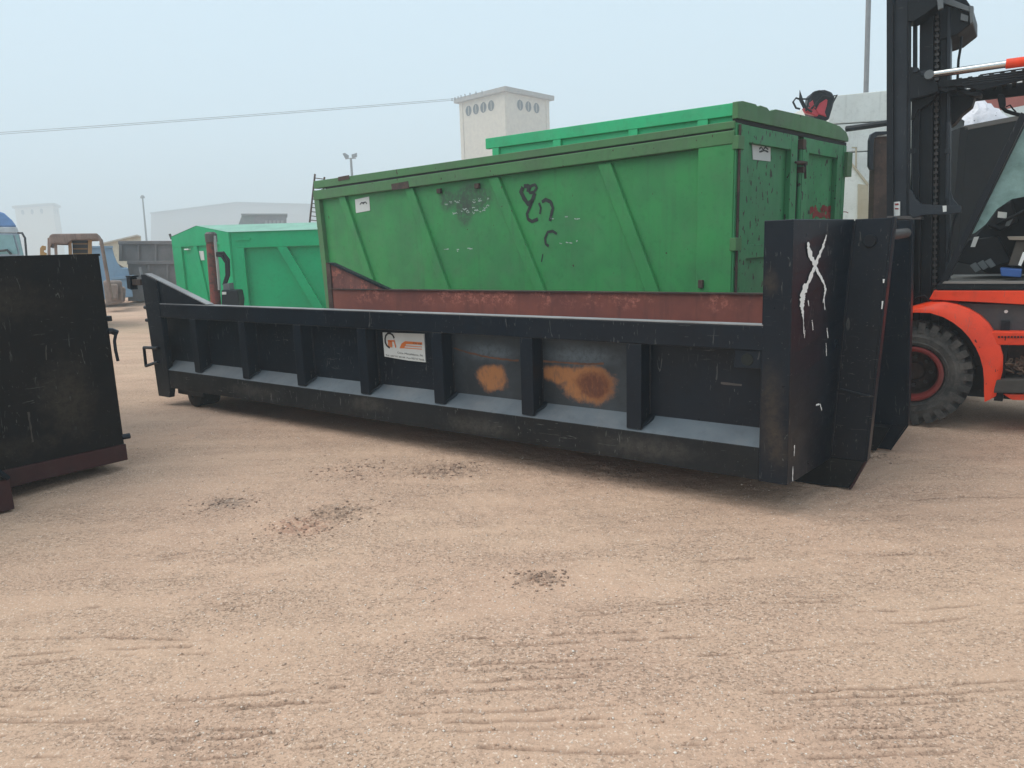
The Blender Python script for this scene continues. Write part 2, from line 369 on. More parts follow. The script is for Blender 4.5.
def axis(lo, hi, st, far, g=1.09):
    a = list(np.arange(lo, hi, st)); d = st; p = hi
    while p < far[1]: a.append(p); d *= g; p += d
    d = st; p = lo - st; b = []
    while p > far[0]: b.append(p); d *= g; p -= d
    return np.array(b[::-1] + a)
gx = axis(-3.4, 4.2, .018, (-700, 700)); gy = axis(3.0, 6.2, .017, (1.2, 900)); gy = np.concatenate([axis(1.2, 1.21, .02, (-40, 1.2))[:-1], np.arange(1.2, 3.0, .009), gy[gy >= 3.0]])
X, Y = np.meshgrid(gx, gy); TRM = tracks(X, Y); Z = ground_h(X, Y) - TRM * .014
nv = X.size; me = bpy.data.meshes.new('ground')
co = np.stack([X.ravel(), Y.ravel(), Z.ravel()], 1).astype(np.float32)
nx, ny = len(gx), len(gy); i = np.arange((nx - 1) * (ny - 1)); r_, c_ = i // (nx - 1), i % (nx - 1); b0 = r_ * nx + c_
quads = np.stack([b0, b0 + 1, b0 + nx + 1, b0 + nx], 1).astype(np.int32)
me.vertices.add(nv); me.vertices.foreach_set('co', co.ravel())
me.loops.add(quads.size); me.loops.foreach_set('vertex_index', quads.ravel())
me.polygons.add(len(quads)); me.polygons.foreach_set('loop_start', np.arange(0, quads.size, 4, dtype=np.int32))
me.update(calc_edges=True); me.validate()
at_ = me.attributes.new('churn', 'FLOAT', 'POINT'); at_.data.foreach_set('value', TRM.ravel().astype(np.float32))

k = NT('sandy_yard_dirt')
SAND, SAND2, SANDP = (.64, .428, .300), (.55, .36, .255), (.61, .392, .278)
c = k.mix(k.ramp(k.noise(.55, 5), .35, .68), SAND, SANDP)
rgh = k.ramp(k.noise(1, 5, .65, k.map((.8, 2.6, 1), rot=(0, 0, .06))), .36, .62)         # loose ground against packed lanes
c = k.mix(k.math('MULTIPLY', k.ramp(k.noise(2.2, 7, .65), .42, .72), .45), c, SAND2)
c = k.mix(k.math('MULTIPLY', rgh, .22), c, (.46, .305, .225))
def pits(sc, lo, hi, amt, colr, floor=.25):
    global c
    m_ = k.math('MULTIPLY', k.ramp(k.noise(sc, 3, .6, k.map((1, 1.5, 1))), lo, hi), k.math('ADD', k.math('MULTIPLY', rgh, amt * (1 - floor)), amt * floor))
    c = k.mix(m_, c, colr); return m_
m1 = pits(26, .56, .66, .55, (.36, .235, .17))
m2 = pits(62, .54, .64, .6, (.29, .19, .135))
m3 = pits(150, .54, .64, .65, (.27, .175, .125), .5)
c = k.mix(k.math('MULTIPLY', k.ramp(k.noise(95, 2, .5, k.map((1, 1, 1), loc=(7, 3, 1))), .60, .68), .7), c, (.84, .66, .52))
v = k.vor(75); sel = k.n('SeparateColor'); k.l(v[1], sel.inputs[0])
peb = k.math('MULTIPLY', k.ramp(v[0], .30, .22), k.ramp(sel.outputs[0], .86, .89))
c = k.mix(peb, c, k.mix(sel.outputs[1], (.84, .74, .64), (.50, .39, .31)))
an = k.n('Attribute'); an.attribute_name = 'churn'
c = k.mix(k.math('MULTIPLY', an.outputs['Fac'], .75), c, (.20, .125, .09))
k.bump(m2, .8, -.006); k.bump(m1, .6, -.008)
for (cx, cy, r), cc, a in [(PATCH[0], (.20, .16, .135), .6), (PATCH[1], (.36, .17, .115), .6), (PATCH[2], (.17, .115, .085), .6), (PATCH[3], (.14, .09, .07), .55), (PATCH[4], (.16, .10, .075), .6)]:
    m = k.math('MULTIPLY', k.blob((cx, cy, 0), (r * 1.0, r * .75, 9), .8, .35), k.ramp(k.noise(26, 5, .7), .42, .55, .1, 1))
    c = k.mix(k.math('MULTIPLY', m, a), c, cc)
g = ground_at(150, 440)
c = k.mix(k.math('MULTIPLY', k.blob((g[0] - .3, g[1] + .8, 0), (2.0, 1.3, 9), .9, .3), .3), c, (.30, .27, .24))
k.bump(k.noise(70, 5, .7), .6, .008)
k.bump(k.noise(14, 5, .6), .35, .02)
DIRT = k.done(c, .95, 0, .2)
for p in me.polygons[:1]: pass
me.materials.append(DIRT)
me.polygons.foreach_set('use_smooth', np.ones(len(quads), dtype=bool))
ground = bpy.data.objects.new('ground', me); COL.objects.link(ground); ground['kind'] = 'structure'

# loose stones and crumbs of dirt: nobody could count them
def scatter(name, n, region, smin, smax, mat, flat=.6, seed=3):
    r = np.random.default_rng(seed)
    x, y = region(r, n); n = len(x); sz = smin + (smax - smin) * r.random(n) ** 3
    oc = np.array([(1, 0, 0), (-.9, .1, 0), (0, 1, .1), (.1, -1, 0), (0, 0, 1), (0, 0, -1)], float)
    fc = np.array([(0, 2, 4), (2, 1, 4), (1, 3, 4), (3, 0, 4), (2, 0, 5), (1, 2, 5), (3, 1, 5), (0, 3, 5)])
    a = r.random(n) * 6.28; ca, sa = np.cos(a), np.sin(a)
    V = np.repeat(oc[None], n, 0) * (.6 + .8 * r.random((n, 6, 1))) * sz[:, None, None]
    el = .6 + .8 * r.random((n, 1)); vx = V[:, :, 0] * el; vy = V[:, :, 1]
    V2 = np.stack([vx * ca[:, None] - vy * sa[:, None] + x[:, None], vx * sa[:, None] + vy * ca[:, None] + y[:, None], V[:, :, 2] * flat + (ground_h(x, y) + sz * .2)[:, None]], -1)
    F = (fc[None] + (np.arange(n) * 6)[:, None, None]).reshape(-1, 3).astype(np.int32)
    m = bpy.data.meshes.new(name); m.vertices.add(n * 6); m.vertices.foreach_set('co', V2.astype(np.float32).ravel())
    m.loops.add(F.size); m.loops.foreach_set('vertex_index', F.ravel()); m.polygons.add(len(F)); m.polygons.foreach_set('loop_start', np.arange(0, F.size, 3, dtype=np.int32))
    m.update(calc_edges=True); m.materials.append(mat)
    o = bpy.data.objects.new(name, m); COL.objects.link(o); o['kind'] = 'stuff'; return o
def wide(r, n):
    d = 1.3 + 13 * r.random(n) ** 1.6; a = (r.random(n) - .5) * 1.6
    return d * np.tan(a * .62), d
def patches(r, n):
    k_ = r.integers(0, len(PATCH), n); pa = np.array(PATCH)[k_]
    return pa[:, 0] + r.normal(0, .45, n) * pa[:, 2] * 1.1, pa[:, 1] + r.normal(0, .35, n) * pa[:, 2]
def stone_mat(name, cols):
    k = NT(name); v = k.vor(60); s = k.n('SeparateColor'); k.l(v[1], s.inputs[0])
    c = k.mix(s.outputs[0], cols[0], cols[1]); c = k.mix(k.ramp(s.outputs[1], .8, .85), c, cols[2]); return k.done(c, .9)
tag(scatter('gravel', 16000, wide, .0015, .008, stone_mat('pebbles', [(.60, .43, .32), (.46, .32, .235), (.80, .70, .60)])), 'small pale pebbles scattered over the sandy yard floor', 'gravel')
tag(scatter('dirt_crumbs', 5000, wide, .0015, .007, stone_mat('crumbs', [(.52, .35, .25), (.42, .28, .20), (.58, .39, .28)]), seed=5), 'dark crumbs of earth and litter strewn over the yard', 'dirt')
tag(scatter('bark_debris', 2000, patches, .002, .013, stone_mat('bark', [(.33, .22, .16), (.22, .15, .11), (.42, .25, .17)]), .35, 9), 'dark flaky debris lying in churned patches before the long black bin', 'debris')

# ------------------------------------------------------------------ long black drop-side bin
B = thing('hooklift_bin', 'long low black steel roll-off bin with X painted in white on its tall end', 'skip bin', (FR['B'][0], FR['B'][1], 0), BTH)
BL, BW = -6.62, 2.44
def side(t, outer=True):
    sg = 1 if outer else -1
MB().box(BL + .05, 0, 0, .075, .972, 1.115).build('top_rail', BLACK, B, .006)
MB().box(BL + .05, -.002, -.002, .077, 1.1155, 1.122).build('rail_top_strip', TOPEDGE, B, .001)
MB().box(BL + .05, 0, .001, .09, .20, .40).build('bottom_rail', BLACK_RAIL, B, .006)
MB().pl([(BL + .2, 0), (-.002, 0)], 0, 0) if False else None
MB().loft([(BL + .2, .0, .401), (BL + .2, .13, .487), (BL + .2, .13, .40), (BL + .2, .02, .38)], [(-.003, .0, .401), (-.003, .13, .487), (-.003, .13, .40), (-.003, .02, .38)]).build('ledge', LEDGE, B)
posts = [-.861 - .831 * k_ for k_ in range(7)]
post0 = None
for s0 in posts:
    if post0 is None:
        m = MB().box(0, .105, .004, .129, .415, .971)
        # foot flare
        m.loft([(.105, .005, .43), (.15, .128, .50), (.105, .128, .50)], [(.105, .005, .423), (.15, .10, .462), (.105, .128, .48)])
        post0 = m.build('post', BLACK, B, .004); post0.location.x = s0
    else:
        o = post0.copy(); COL.objects.link(o); o.parent = B; o.location.x = s0
edges = [0] + posts + [BL + .03]
FADED = painted('faded_primer_panel', (.040, .050, .058), (.018, .022, .026), rust=.0, streak=.5, rough=.4, dust=.25, dustcol=(.09, .10, .11), scratch=.15,
                stains=[(P('B', 490, 352, t=.13), (.36, .4, .10), .9, .1), (P('B', 582, 356, t=.13), (.42, .4, .11), .9, .1)], staincol=(.12, .145, .165), cores=[(P('B', 594, 386, t=.13), (.19, .4, .125), .6, .3)],
                blobs=[(P('B', 492, 378, t=.13), (.17, .4, .12), .4, .26), (P('B', 588, 385, t=.13), (.25, .4, .155), .35, .24), (P('B', 562, 375, t=.13), (.22, .4, .08), .5, .26)])
for i in range(8):
    a, b = edges[i + 1], edges[i]
    mat = FADED if i in (1, 2) else BLACK
    MB().box(a + (.105 if i < 7 else 0), b, .131, .139, .48, .974).build('side_panel', mat, B, label='faded grey panel with a round rust patch' if i in (1, 2) else None)
BURN = plain('rust_brown_line', (.17, .075, .04), .8, 0, .5, .2)
# weld-burn lines on the two faded panels
MB().ribbon('B', [(454, 348), (470, 353), (490, 357.5), (510, 360), (519, 360.5)], .014, t=.131, jit=.4).build('rust_line', BURN, B)
MB().ribbon('B', [(541, 361), (565, 362.5), (585, 364), (604, 363.5)], .013, t=.131, jit=.4).build('rust_line', BURN, B)
# left end: post, sloping gusset, bottom shoe
MB().pl([(-6.68, 1.43), (-6.60, 1.432), (-6.38, 1.36), (-6.36, .20), (-6.40, .09), (-6.62, .09)], -.004, .06).build('end_post', BLACK, B, .004)
MB().pl([(-6.60, 1.43), (-5.50, 1.12), (-6.37, 1.12), (-6.37, 1.25)], .012, .04).build('gusset', BLACK, B)
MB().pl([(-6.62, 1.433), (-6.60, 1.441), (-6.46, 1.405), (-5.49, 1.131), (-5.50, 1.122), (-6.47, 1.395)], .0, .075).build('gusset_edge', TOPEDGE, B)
MB().box(-6.62, -5.4, .075, .085, .976, 1.12).build('inner_sheet', BLACK, B)
# far side wall, rusty red inside
MB().box(-6.42, 0, BW - .05, BW, .2, 1.115).build('far_side', REDBOARD, B, .003)
MB().box(-6.42, 0, BW - .075, BW + .01, 1.116, 1.128).build('far_rail_strip', RUSTY, B)
MB().pl([(-6.42, 1.455), (-6.34, 1.45), (-5.36, 1.1285), (-6.42, 1.1285)], BW - .04, BW).build('far_gusset', REDBOARD_HI, B)
MB().pl([(-6.46, 1.47), (-6.38, 1.47), (-6.38, .3), (-6.46, .3)], BW - .06, BW + .01).build('far_end_post', RUSTY, B)
MB().pl([(-6.44, 1.472), (-6.34, 1.468), (-5.33, 1.131), (-5.42, 1.131)], BW - .065, BW + .005).build('far_gusset_edge', BLACK, B)
MB().box(BL + .02, .1, .14, BW - .051, .30, .33).build('floor_plate', REDBOARD, B)
MB().box(BL, BL + .06, .062, BW - .062, .2, .78).build('tailgate', BLACK, B, .004)
for k_ in range(8):
    s0 = -.3 - k_ * .8
    MB().box(s0, s0 + .08, .1, BW - .1, .205, .299).build('cross_member', BLACK, B)
for t0 in (.68, 1.66):
    MB().pl([(.03, 0.0), (.375, .018), (.455, .2), (-.2, .2), (-6.3, .2), (-6.3, .12), (-.4, .12), (-.25, .0)] if False else
            [(.03, 0.0), (.375, .015), (.458, .203), (-6.35, .203), (-6.35, .10), (-.5, .055)], t0, t0 + .10).build('skid', BLACK_RAIL, B, .003)
# roller and its bracket at the left end
for t0 in (.10, 2.1):
    MB().lathe([(0, 0), (.03, 0), (.03, -.012), (.10, -.012), (.125, 0), (.125, .24), (.10, .25), (0, .25)], (-6.08, t0, .125), 'y', 24).build('roller', BLACK_RAIL, B, smooth=True)
    MB().box(-6.34, -5.86, t0 - .03, t0 - .018, .13, .24).build('roller_bracket', BLACK, B)
# hinge bolt at the top-left, U handle below
q = P('B', 135, 282, t=.0)
MB().box(q[0] - .06, q[0] + .13, -.01, .03, q[2] - .035, q[2] + .03).build('hinge_bar', RUSTY, B, .004)
MB().pl([(q[0] - .13, q[2] - .07), (q[0] - .05, q[2] - .085), (q[0] - .04, q[2] + .05), (q[0] - .12, q[2] + .06)], -.03, .05).build('hinge_block', BLACK, B, .006)
MB().box(q[0] - .13, q[0] + .0, -.03, .05, q[2] + .055, q[2] + .07).build('hinge_cap', BLACK, B, .002)
MB().tube([(q[0] + .10, .03, 1.42), (q[0] + .09, .03, 1.51)], .016).build('pin', TOPEDGE, B)
hq = [P('B', *p, t=-.02) for p in [(158, 348), (144, 347.5), (146, 366), (158, 362)]]
for j in range(3):
    a, b = hq[j], hq[j + 1]
    MB().tube([a, b], .018, 6).build('handle_bar', BLACK, B)
for pz in (.33, .47):
    MB().lathe([(0, -.02), (.02, -.02), (.02, .03), (0, .03)], (-6.70, .02, .6 + pz), 'x', 10).build('bolt', BLACK, B)
# right end: headboard with corner columns, X face, hook beams
top = [(-.015, 0), (.14, 0), (.322, .678), (.20, .70), (.05, .12), (-.015, .12)]
bot = [(.0, 0), (.165, 0), (.258, .678), (.17, .70), (.06, .12), (.0, .12)]
m = MB(); NLV = 10; rws = []
for j in range(NLV + 1):
    f = j / NLV; rws += [(b_[0] * (1 - f) + a_[0] * f, b_[1] * (1 - f) + a_[1] * f, .195 + 1.505 * f) for a_, b_ in zip(top, bot)]
m.add(rws, [(j * 6 + i_, j * 6 + (i_ + 1) % 6, (j + 1) * 6 + (i_ + 1) % 6, (j + 1) * 6 + i_) for j in range(NLV) for i_ in range(6)] + [tuple(range(6))[::-1], tuple(range(NLV * 6, NLV * 6 + 6))])
m.build('corner_column', BLACK_COL, B, .005)
MB().loft([(a[0], BW - a[1], .195) for a in bot][::-1], [(a[0], BW - a[1], 1.70) for a in top][::-1]).build('corner_column', BLACK, B, .006)
MB().loft([(.17, .79, .195), (.23, .79, .195), (.23, 1.65, .195), (.17, 1.65, .195)], [(.20, .79, 1.60), (.26, .79, 1.60), (.26, 1.65, 1.60), (.20, 1.65, 1.60)]).build('headboard', BLACK, B, .004)
def beam(t0, t1, tp, bt):
    m = MB().loft([(bt[0], t0, .206), (bt[1], t0, .206), (bt[1], t1, .206), (bt[0], t1, .206)], [(tp[0], t0, 1.70), (tp[1], t0, 1.70), (tp[1], t1, 1.70), (tp[0], t1, 1.70)])
    return m
beam(.68, .70, (.324, .523), (.259, .458)).build('hook_beam', BLACK, B, .003)
beam(1.76, 1.785, (.22, .487), (.20, .553)).build('hook_beam', BLACK, B, .003)
MB().pl([(.2, .204), (.553, .208), (.45, .01), (.1, .0)], 1.765, 1.78).build('beam_foot', BLACK, B)
# front flanges of the beams (narrow outer faces)
MB().loft([(.458, .678, .206), (.472, .678, .206), (.472, .78, .206), (.458, .78, .206)], [(.523, .678, 1.703), (.537, .678, 1.703), (.537, .78, 1.703), (.523, .78, 1.703)]).build('beam_flange', BLACK, B, .002)
MB().loft([(.553, 1.758, .208), (.567, 1.758, .208), (.567, 1.87, .208), (.553, 1.87, .208)], [(.487, 1.758, 1.703), (.50, 1.758, 1.703), (.50, 1.87, 1.703), (.487, 1.87, 1.703)]).build('beam_flange', BLACK, B, .002)
MB().loft([(.458, .679, .204), (.47, .679, .204), (.47, .78, .204), (.458, .78, .204)], [(.376, .679, .012), (.388, .679, .006), (.388, .78, .006), (.376, .78, .012)]).build('skid_nose', RED_SILL, B, .002)
MB().loft([(.553, 1.758, .205), (.565, 1.758, .205), (.565, 1.84, .205), (.553, 1.84, .205)], [(.45, 1.758, .012), (.462, 1.758, .006), (.462, 1.84, .006), (.45, 1.84, .012)]).build('skid_nose', BLACK, B, .002)
# weld bead along the ridge, cap strips
wb = [(.324, .675, 1.69), (.302, .674, 1.2), (.283, .675, .8), (.262, .675, .22)]
MB().tube([(a[0] - .004, a[1] - .002, a[2]) for a in wb], .008, 6).build('weld_bead', BLACK, B)
q0, q1 = P('B', 836, 391.5, t=.676), P('B', 870, 396, t=.676)
MB().tube([q0, (q0[0] + .02, .676, q0[2] + .018), (q1[0] - .02, .676, q1[2] + .0), q1], .007, 6).build('weld_bead', BLACK, B)
hb = P('B', 870, 241, t=.675)
MB().lathe([(0, -.02), (.034, -.02), (.038, -.014), (.038, .01)], (hb[0], .675, hb[2]), 'y', 20).build('bar_end', MASTD, B, smooth=True)
hz = P('B', 903, 233, t=1.6)
MB().tube([(hb[0], .70, hb[2] + .02), (hz[0], 1.765, hz[2])], .034, 14).build('hook_bar', STEEL, B, smooth=True)
MB().loft([(-.015, .0, 1.701), (.14, .0, 1.701), (.53, .60, 1.701), (.3, .7, 1.701)], [(-.015, .0, 1.701)] * 4) if False else None
MB().box(.27, .30, .79, 1.75, 1.45, 1.50).build('headboard_rib', BLACK, B)
# drilled lug plate under the top rail
MB().box(-.165, -.002, .012, .13, .865, .9705).build('lug_plate', BLACK, B, .003)
MB().lathe([(.0, -.003), (.026, -.003), (.034, -.004), (.036, .0)], (-.09, .012, .915), 'y', 20).build('lug_hole', DARKGAP, B)
# joint plate and patches low on the headboard end
MB().ribbon('B', [(721, 383), (742, 385)], .014, t=.131, jit=.2).build('scrape', STEEL, B)
# white X with runs and drips: on the slanting face, so use its own two-point plane
def xface(px, py):
    """point on the slanted X face through a sight line"""
    A = np.array([.1525, 0.0]); D = np.array([.29 - .1525, .678]); 
    x, y, th = FR['B']; u = np.array([math.cos(th), math.sin(th), 0]); n = np.array([-u[1], u[0], 0]); o = np.array([x, y, 0.])
    z = 1.2
    for _ in range(4):
        f = (z - .195) / 1.505; b0 = np.array([.165 + (-.025) * f, 0.0]); b1 = np.array([.258 + .064 * f, .678]); dd = b1 - b0
        nn = np.array([dd[1], -dd[0]]); nw = u * nn[0] + n * nn[1]
        p0 = o + u * b0[0] + n * b0[1]; d = W(px, py); c0 = np.array([0, 0, HC])
        kk = ((p0 - c0) @ nw) / (d @ nw); q = c0 + kk * d - o; z = float(q[2])
    nl = np.array([nn[0], nn[1]]) / np.linalg.norm(nn)
    return Vector((float(q @ u) + nl[0] * .006, float(q @ n) + nl[1] * .006, z))
def stroke(m, pts, w, jit=.3):
    Q = []; WW = []
    for i in range(len(pts) - 1):
        for k_ in range(8):
            a = k_ / 8; Q.append(xface(pts[i][0] * (1 - a) + pts[i + 1][0] * a, pts[i][1] * (1 - a) + pts[i + 1][1] * a)); WW.append(w * (pts[i][2] * (1 - a) + pts[i + 1][2] * a))
    Q.append(xface(*pts[-1][:2])); WW.append(w * pts[-1][2]); nrm = Vector((.98, -.2, 0)).normalized(); vs = []
    for i, p in enumerate(Q):
        d = (Q[min(i + 1, len(Q) - 1)] - Q[max(i - 1, 0)]).normalized(); e = d.cross(nrm).normalized()
        vs += [p + e * WW[i] / 2 * (1 + random.uniform(-jit, jit)), p - e * WW[i] / 2 * (1 + random.uniform(-jit, jit))]
    m.add(vs, [(2 * i, 2 * i + 1, 2 * i + 3, 2 * i + 2) for i in range(len(Q) - 1)])
m = MB()
stroke(m, [(825.5, 235, .4), (822, 247, .7), (815, 263, .8), (808, 281, .8), (802, 293, 1.5), (801, 303, 1.3), (802, 317, .3)], .038, .45)
stroke(m, [(807, 242, .5), (808, 252, 1.3), (812, 261, 1.0), (817, 272, .6), (823, 283, .45), (824.5, 290, .6), (822, 303, .3)], .034, .45)
m.build('painted_cross', WHITEP, B)
m = MB()
for pts in [[(802, 312), (803, 334)], [(811, 320), (812, 330)], [(804, 330), (803.5, 338)], [(826, 328), (827, 338)], [(825, 343), (825.5, 356)],
            [(793.5, 445), (793, 456)], [(792, 466), (791.6, 481)], [(815, 405), (819, 404), (821, 410)], [(807, 300), (808, 306)], [(823, 296), (824, 310)]]:
    stroke(m, [(p[0], p[1], 1) for p in pts], .008, .7)
m.build('paint_drips', WHITEP, B)
for pts in [[(884, 279), (883.5, 283)], [(883, 301), (882, 309)]]:
    MB().ribbon('B', pts, .008, t=.676, jit=.6).build('paint_fleck', WHITEP, B)

# weld beads where each post meets the panel, and rust weeping from the rail
for s0 in posts:
    MB().tube([(s0 + .107, .128, .972), (s0 + .109, .127, .72), (s0 + .107, .128, .50)], .006, 5).build('weld_bead', BLACK, B)
# ---- rectangular company sticker on the side
stick = MB().px('B', [(382.5, 332.5), (424, 334), (425.5, 362.3), (408, 360.5), (384.5, 356.5)], .122, .1305).build('sticker', PAPER, B)
def on_side(px, py, t=.1195): return P('B', px, py, t=t)
m = MB(); arc = []
cen = (389.2, 340.5)
for a in np.linspace(-25, -300, 18):
    arc.append((cen[0] + 4.6 * math.cos(R(-a)) * 1.0, cen[1] - 7.0 * math.sin(R(-a)) * .95))
pts = [(394.5, 338.2), (393, 335), (390.5, 333.3), (388, 333.4), (386, 335.5), (385.3, 339), (385.6, 342.5), (387, 345.5), (390, 347.8)]
MB().ribbon('B', pts, .016, t=.1215).build('logo_ring', INK, stick)
m = MB()
for a in [[(389, 340.5), (388.9, 346)], [(388, 340.8), (395, 340.9)], [(391.6, 341), (392, 347.3)], [(394.4, 341), (396, 347.5)], [(390.4, 341), (390.4, 347)]]:
    m.ribbon('B', a, .013, t=.1215)
m.build('logo_letter', ORANGE, stick)
m = MB().px('B', [(399.5, 348.3), (401.5, 343.5), (405, 341.2), (422, 342.4), (422, 344.8), (406, 344), (403.5, 348.4)], .1188, .1215)
m.px('B', [(404.5, 345.3), (421.8, 346.6), (421.8, 347.2), (404.3, 346.1)], .1188, .1215); m.px('B', [(404, 347.5), (421.8, 348.9), (421.8, 349.6), (403.8, 348.2)], .1188, .1215)
m.build('logo_swoosh', ORANGE, stick)
def text(body, px, py, px2, py2, hgt, F, mat, parent, t=None, s=None, name='lettering', squeeze=1.0):
    cu = bpy.data.curves.new('txt', 'FONT'); cu.body = body; cu.size = 1; cu.resolution_u = 2
    tmp = bpy.data.objects.new('txt', cu); COL.objects.link(tmp); dg = bpy.context.evaluated_depsgraph_get()
    me_ = bpy.data.meshes.new_from_object(tmp.evaluated_get(dg)); bpy.data.objects.remove(tmp); bpy.data.curves.remove(cu)
    xs = [v_.co.x for v_ in me_.vertices]; w_ = max(xs)
    a = Vector(P(F, px, py, t=t, s=s)); b = Vector(P(F, px2, py2, t=t, s=s)); ex = (b - a) / w_
    ez = Vector((0, 0, hgt)); off = Vector((0, -.003, 0)) if t is not None else Vector((.003, 0, 0))
    for v_ in me_.vertices: v_.co = a + ex * v_.co.x + ez * v_.co.y + off
    me_.materials.clear(); me_.materials.append(mat); me_.name = name
    o = bpy.data.objects.new(name, me_); COL.objects.link(o); o.parent = parent; o['kind'] = 'stuff'; return o
text('Ctra. Meseldero, 76', 397.5, 353.3, 423, 356.5, .022, 'B', INK, stick, t=.1215)
text('Tel. 607 01 60 44  Fax 957 E 7606', 386, 355.8, 424.5, 360.8, .020, 'B', INK, stick, t=.1215)
text('CR 38', 413, 344.0, 421.5, 344.9, .018, 'B', RUSTY, stick, t=.1185)

# ------------------------------------------------------------------ large old green container
G = thing('green_container', 'big old green steel container with slanted ribs and black spray scribbles', 'container', (FR['G'][0], FR['G'][1], 0), GTH)
GL, GW, GZ = -7.15, 2.78, 2.675
MB().pl([(-7.20, 2.43), (0, 2.47), (0, 2.59), (-7.20, 2.575)], -.02, .10).build('side_rail', GREEN_RIM, G, .008)
MB().pl([(-7.17, 2.606), (0, 2.605), (0, 2.672), (-7.17, 2.722)], -.015, .09).build('roof_rim', GREEN_RIM, G, .006)
MB().pl([(-6.85, 2.570), (-.02, 2.585), (-.02, 2.61), (-6.85, 2.61)], .0, .08).build('rim_gap', DARKGAP, G)
MB().box(GL, -.02, .055, .065, .30, 2.50).build('side_wall', GREEN_SIDE, G)
MB().box(-.37, -.002, -.012, .10, .2, 2.47).build('corner_post', GREEN, G, .006)
MB().pl([(-7.20, 2.43), (-7.06, 2.43), (-6.93, .3), (-7.06, .3)], -.01, .10).build('end_post', GREEN_RIM, G, .006)
MB().box(-7.1, 0, -.01, .1, .2, .36).build('lower_rail', GREEN, G, .006)
rib = None
for st, sb in [(-6.54, -5.90), (-4.90, -4.25), (-3.25, -2.54), (-1.58, -.97)]:
    dz = 2.43 - 1.10; f = (sb - st) / dz; sbb = st + f * (2.43 - .36)
    m = MB().loft([(sbb, .010, .36), (sbb + .15, .010, .36), (sbb + .152, .054, .36), (sbb - .02, .054, .36)], [(st, .010, 2.436), (st + .165, .010, 2.436), (st + .167, .054, 2.436), (st - .02, .054, 2.436)])
    m.build('slanted_rib', GREEN, G, .005)
MB().box(GL, -.08, GW - .05, GW, .2, 2.67).build('far_wall', GREEN, G)
MB().box(GL, -.05, .06, GW - .06, .2, .3).build('floor_plate', GREEN, G)
MB().box(GL, GL + .06, .10, GW - .06, .3, 2.6).build('front_wall', GREEN, G)
MB().box(GL + .1, -.02, .09, GW, 2.60, 2.63).build('roof_plate', GREEN_RIM, G)
# rust scabs on the rim
for p in [[(338, 177), (349, 175), (349, 179), (338, 181)], [(391, 184), (408, 181), (409, 188), (392, 190)]]:
    MB().px('G', p, -.0235, -.018).build('rust_patch', RUSTY, G)
# bright lid resting along the near side
zl = P('G', 487, 139, t=.10)
MB().pl([(-3.37, 2.80), (-.02, 2.735), (-.02, 2.85), (-3.37, 2.925)], .10, .16).build('lid_edge', GREEN_LID, G, .006)
MB().pl([(-3.24, 2.63), (-.02, 2.63), (-.02, 2.80), (-3.24, 2.86)], .135, .15).build('lid_panel', GREEN_LID, G)
for s0 in (-3.26, -2.28, -1.25, -.45):
    MB().box(s0, s0 + .11, .105, .134, 2.62, 2.80).build('lid_bracket', GREEN_LID, G, .003)
MB().box(-3.33, -3.26, .12, .17, 2.62, 2.68).build('lid_hinge', GREEN_LID, G, .003)
MB().loft([(-3.26, .11, 2.905), (-.02, .11, 2.832), (-.02, 2.6, 2.72), (-3.26, 2.6, 2.76)], [(-3.26, .11, 2.895), (-.02, .11, 2.82), (-.02, 2.6, 2.70), (-3.26, 2.6, 2.74)]).build('lid_top', GREEN_LID, G)
# door end: header, doors, hinges, lock
head = MB()
tp = [(.0, 2.835), (.10, 2.850), (.36, 2.850), (.40, 2.832), (.46, 2.850), (.60, 2.846), (.66, 2.822), (.74, 2.838), (.80, 2.852), (1.4, 2.862), (2.1, 2.866), (2.5, 2.85), (2.72, 2.80), (2.80, 2.74), (2.80, 2.70), (0, 2.690)]
head.loft([(-.03, a[0] - .01, a[1]) for a in tp], [(.025, a[0] - .01, a[1]) for a in tp]).build('door_header', GREEN_RIM, G, .004)
MB().box(-.03, .006, .0, 2.78, 2.655, 2.691).build('header_gap', DARKGAP, G)
MB().box(-.03, .012, 0, .10, .2, 2.655).build('door_jamb', GREEN_DOOR, G, .004)
MB().box(-.03, .012, 2.68, 2.78, .2, 2.655).build('door_jamb', GREEN_DOOR, G, .004)
MB().tube([(.022, .045, .3), (.022, .045, 2.64)], .014, 8).build('hinge_rod', RUSTY, G)
def door(t0, t1, hinge_left):
    d = MB().box(-.06, -.045, t0 + .02, t1 - .02, .3, 2.62).build('door', GREEN_DOOR, G)
    w = .16
    MB().box(-.044, .010, t0, t0 + w, .25, 2.652).build('door_stile', GREEN_DOOR, d, .004)
    MB().box(-.044, .010, t1 - w, t1, .25, 2.652).build('door_stile', GREEN_DOOR, d, .004)
    MB().box(-.044, .008, t0 + w, t1 - w, 2.50, 2.652).build('door_rail', GREEN_DOOR, d, .004)
    MB().box(-.044, .008, t0 + w, t1 - w, .25, .40).build('door_rail', GREEN_DOOR, d, .004)
    MB().box(-.044, .006, t0 + w, t1 - w, 1.42, 1.55).build('door_rail', GREEN_DOOR, d, .004)
    return d
d1 = door(.105, 1.38, True); d2 = door(1.52, 2.675, False)
MB().box(-.05, -.03, 1.38, 1.52, .25, 2.65).build('centre_strip', DARKGAP, G)
MB().tube([(.01, 1.45, .3), (.01, 1.45, 2.62)], .02, 10).build('lock_bar', GREEN_DOOR, G, smooth=True)
z1 = P('G', 802, 163, s=.03)[2]
MB().box(-.01, .05, 1.37, 1.56, z1 - .02, z1 + .02).build('lock_bracket', RUSTY, G, .004)
MB().box(-.01, .06, 1.42, 1.50, z1 - .10, z1 - .04).build('lock_bracket', RUSTY, G, .004)
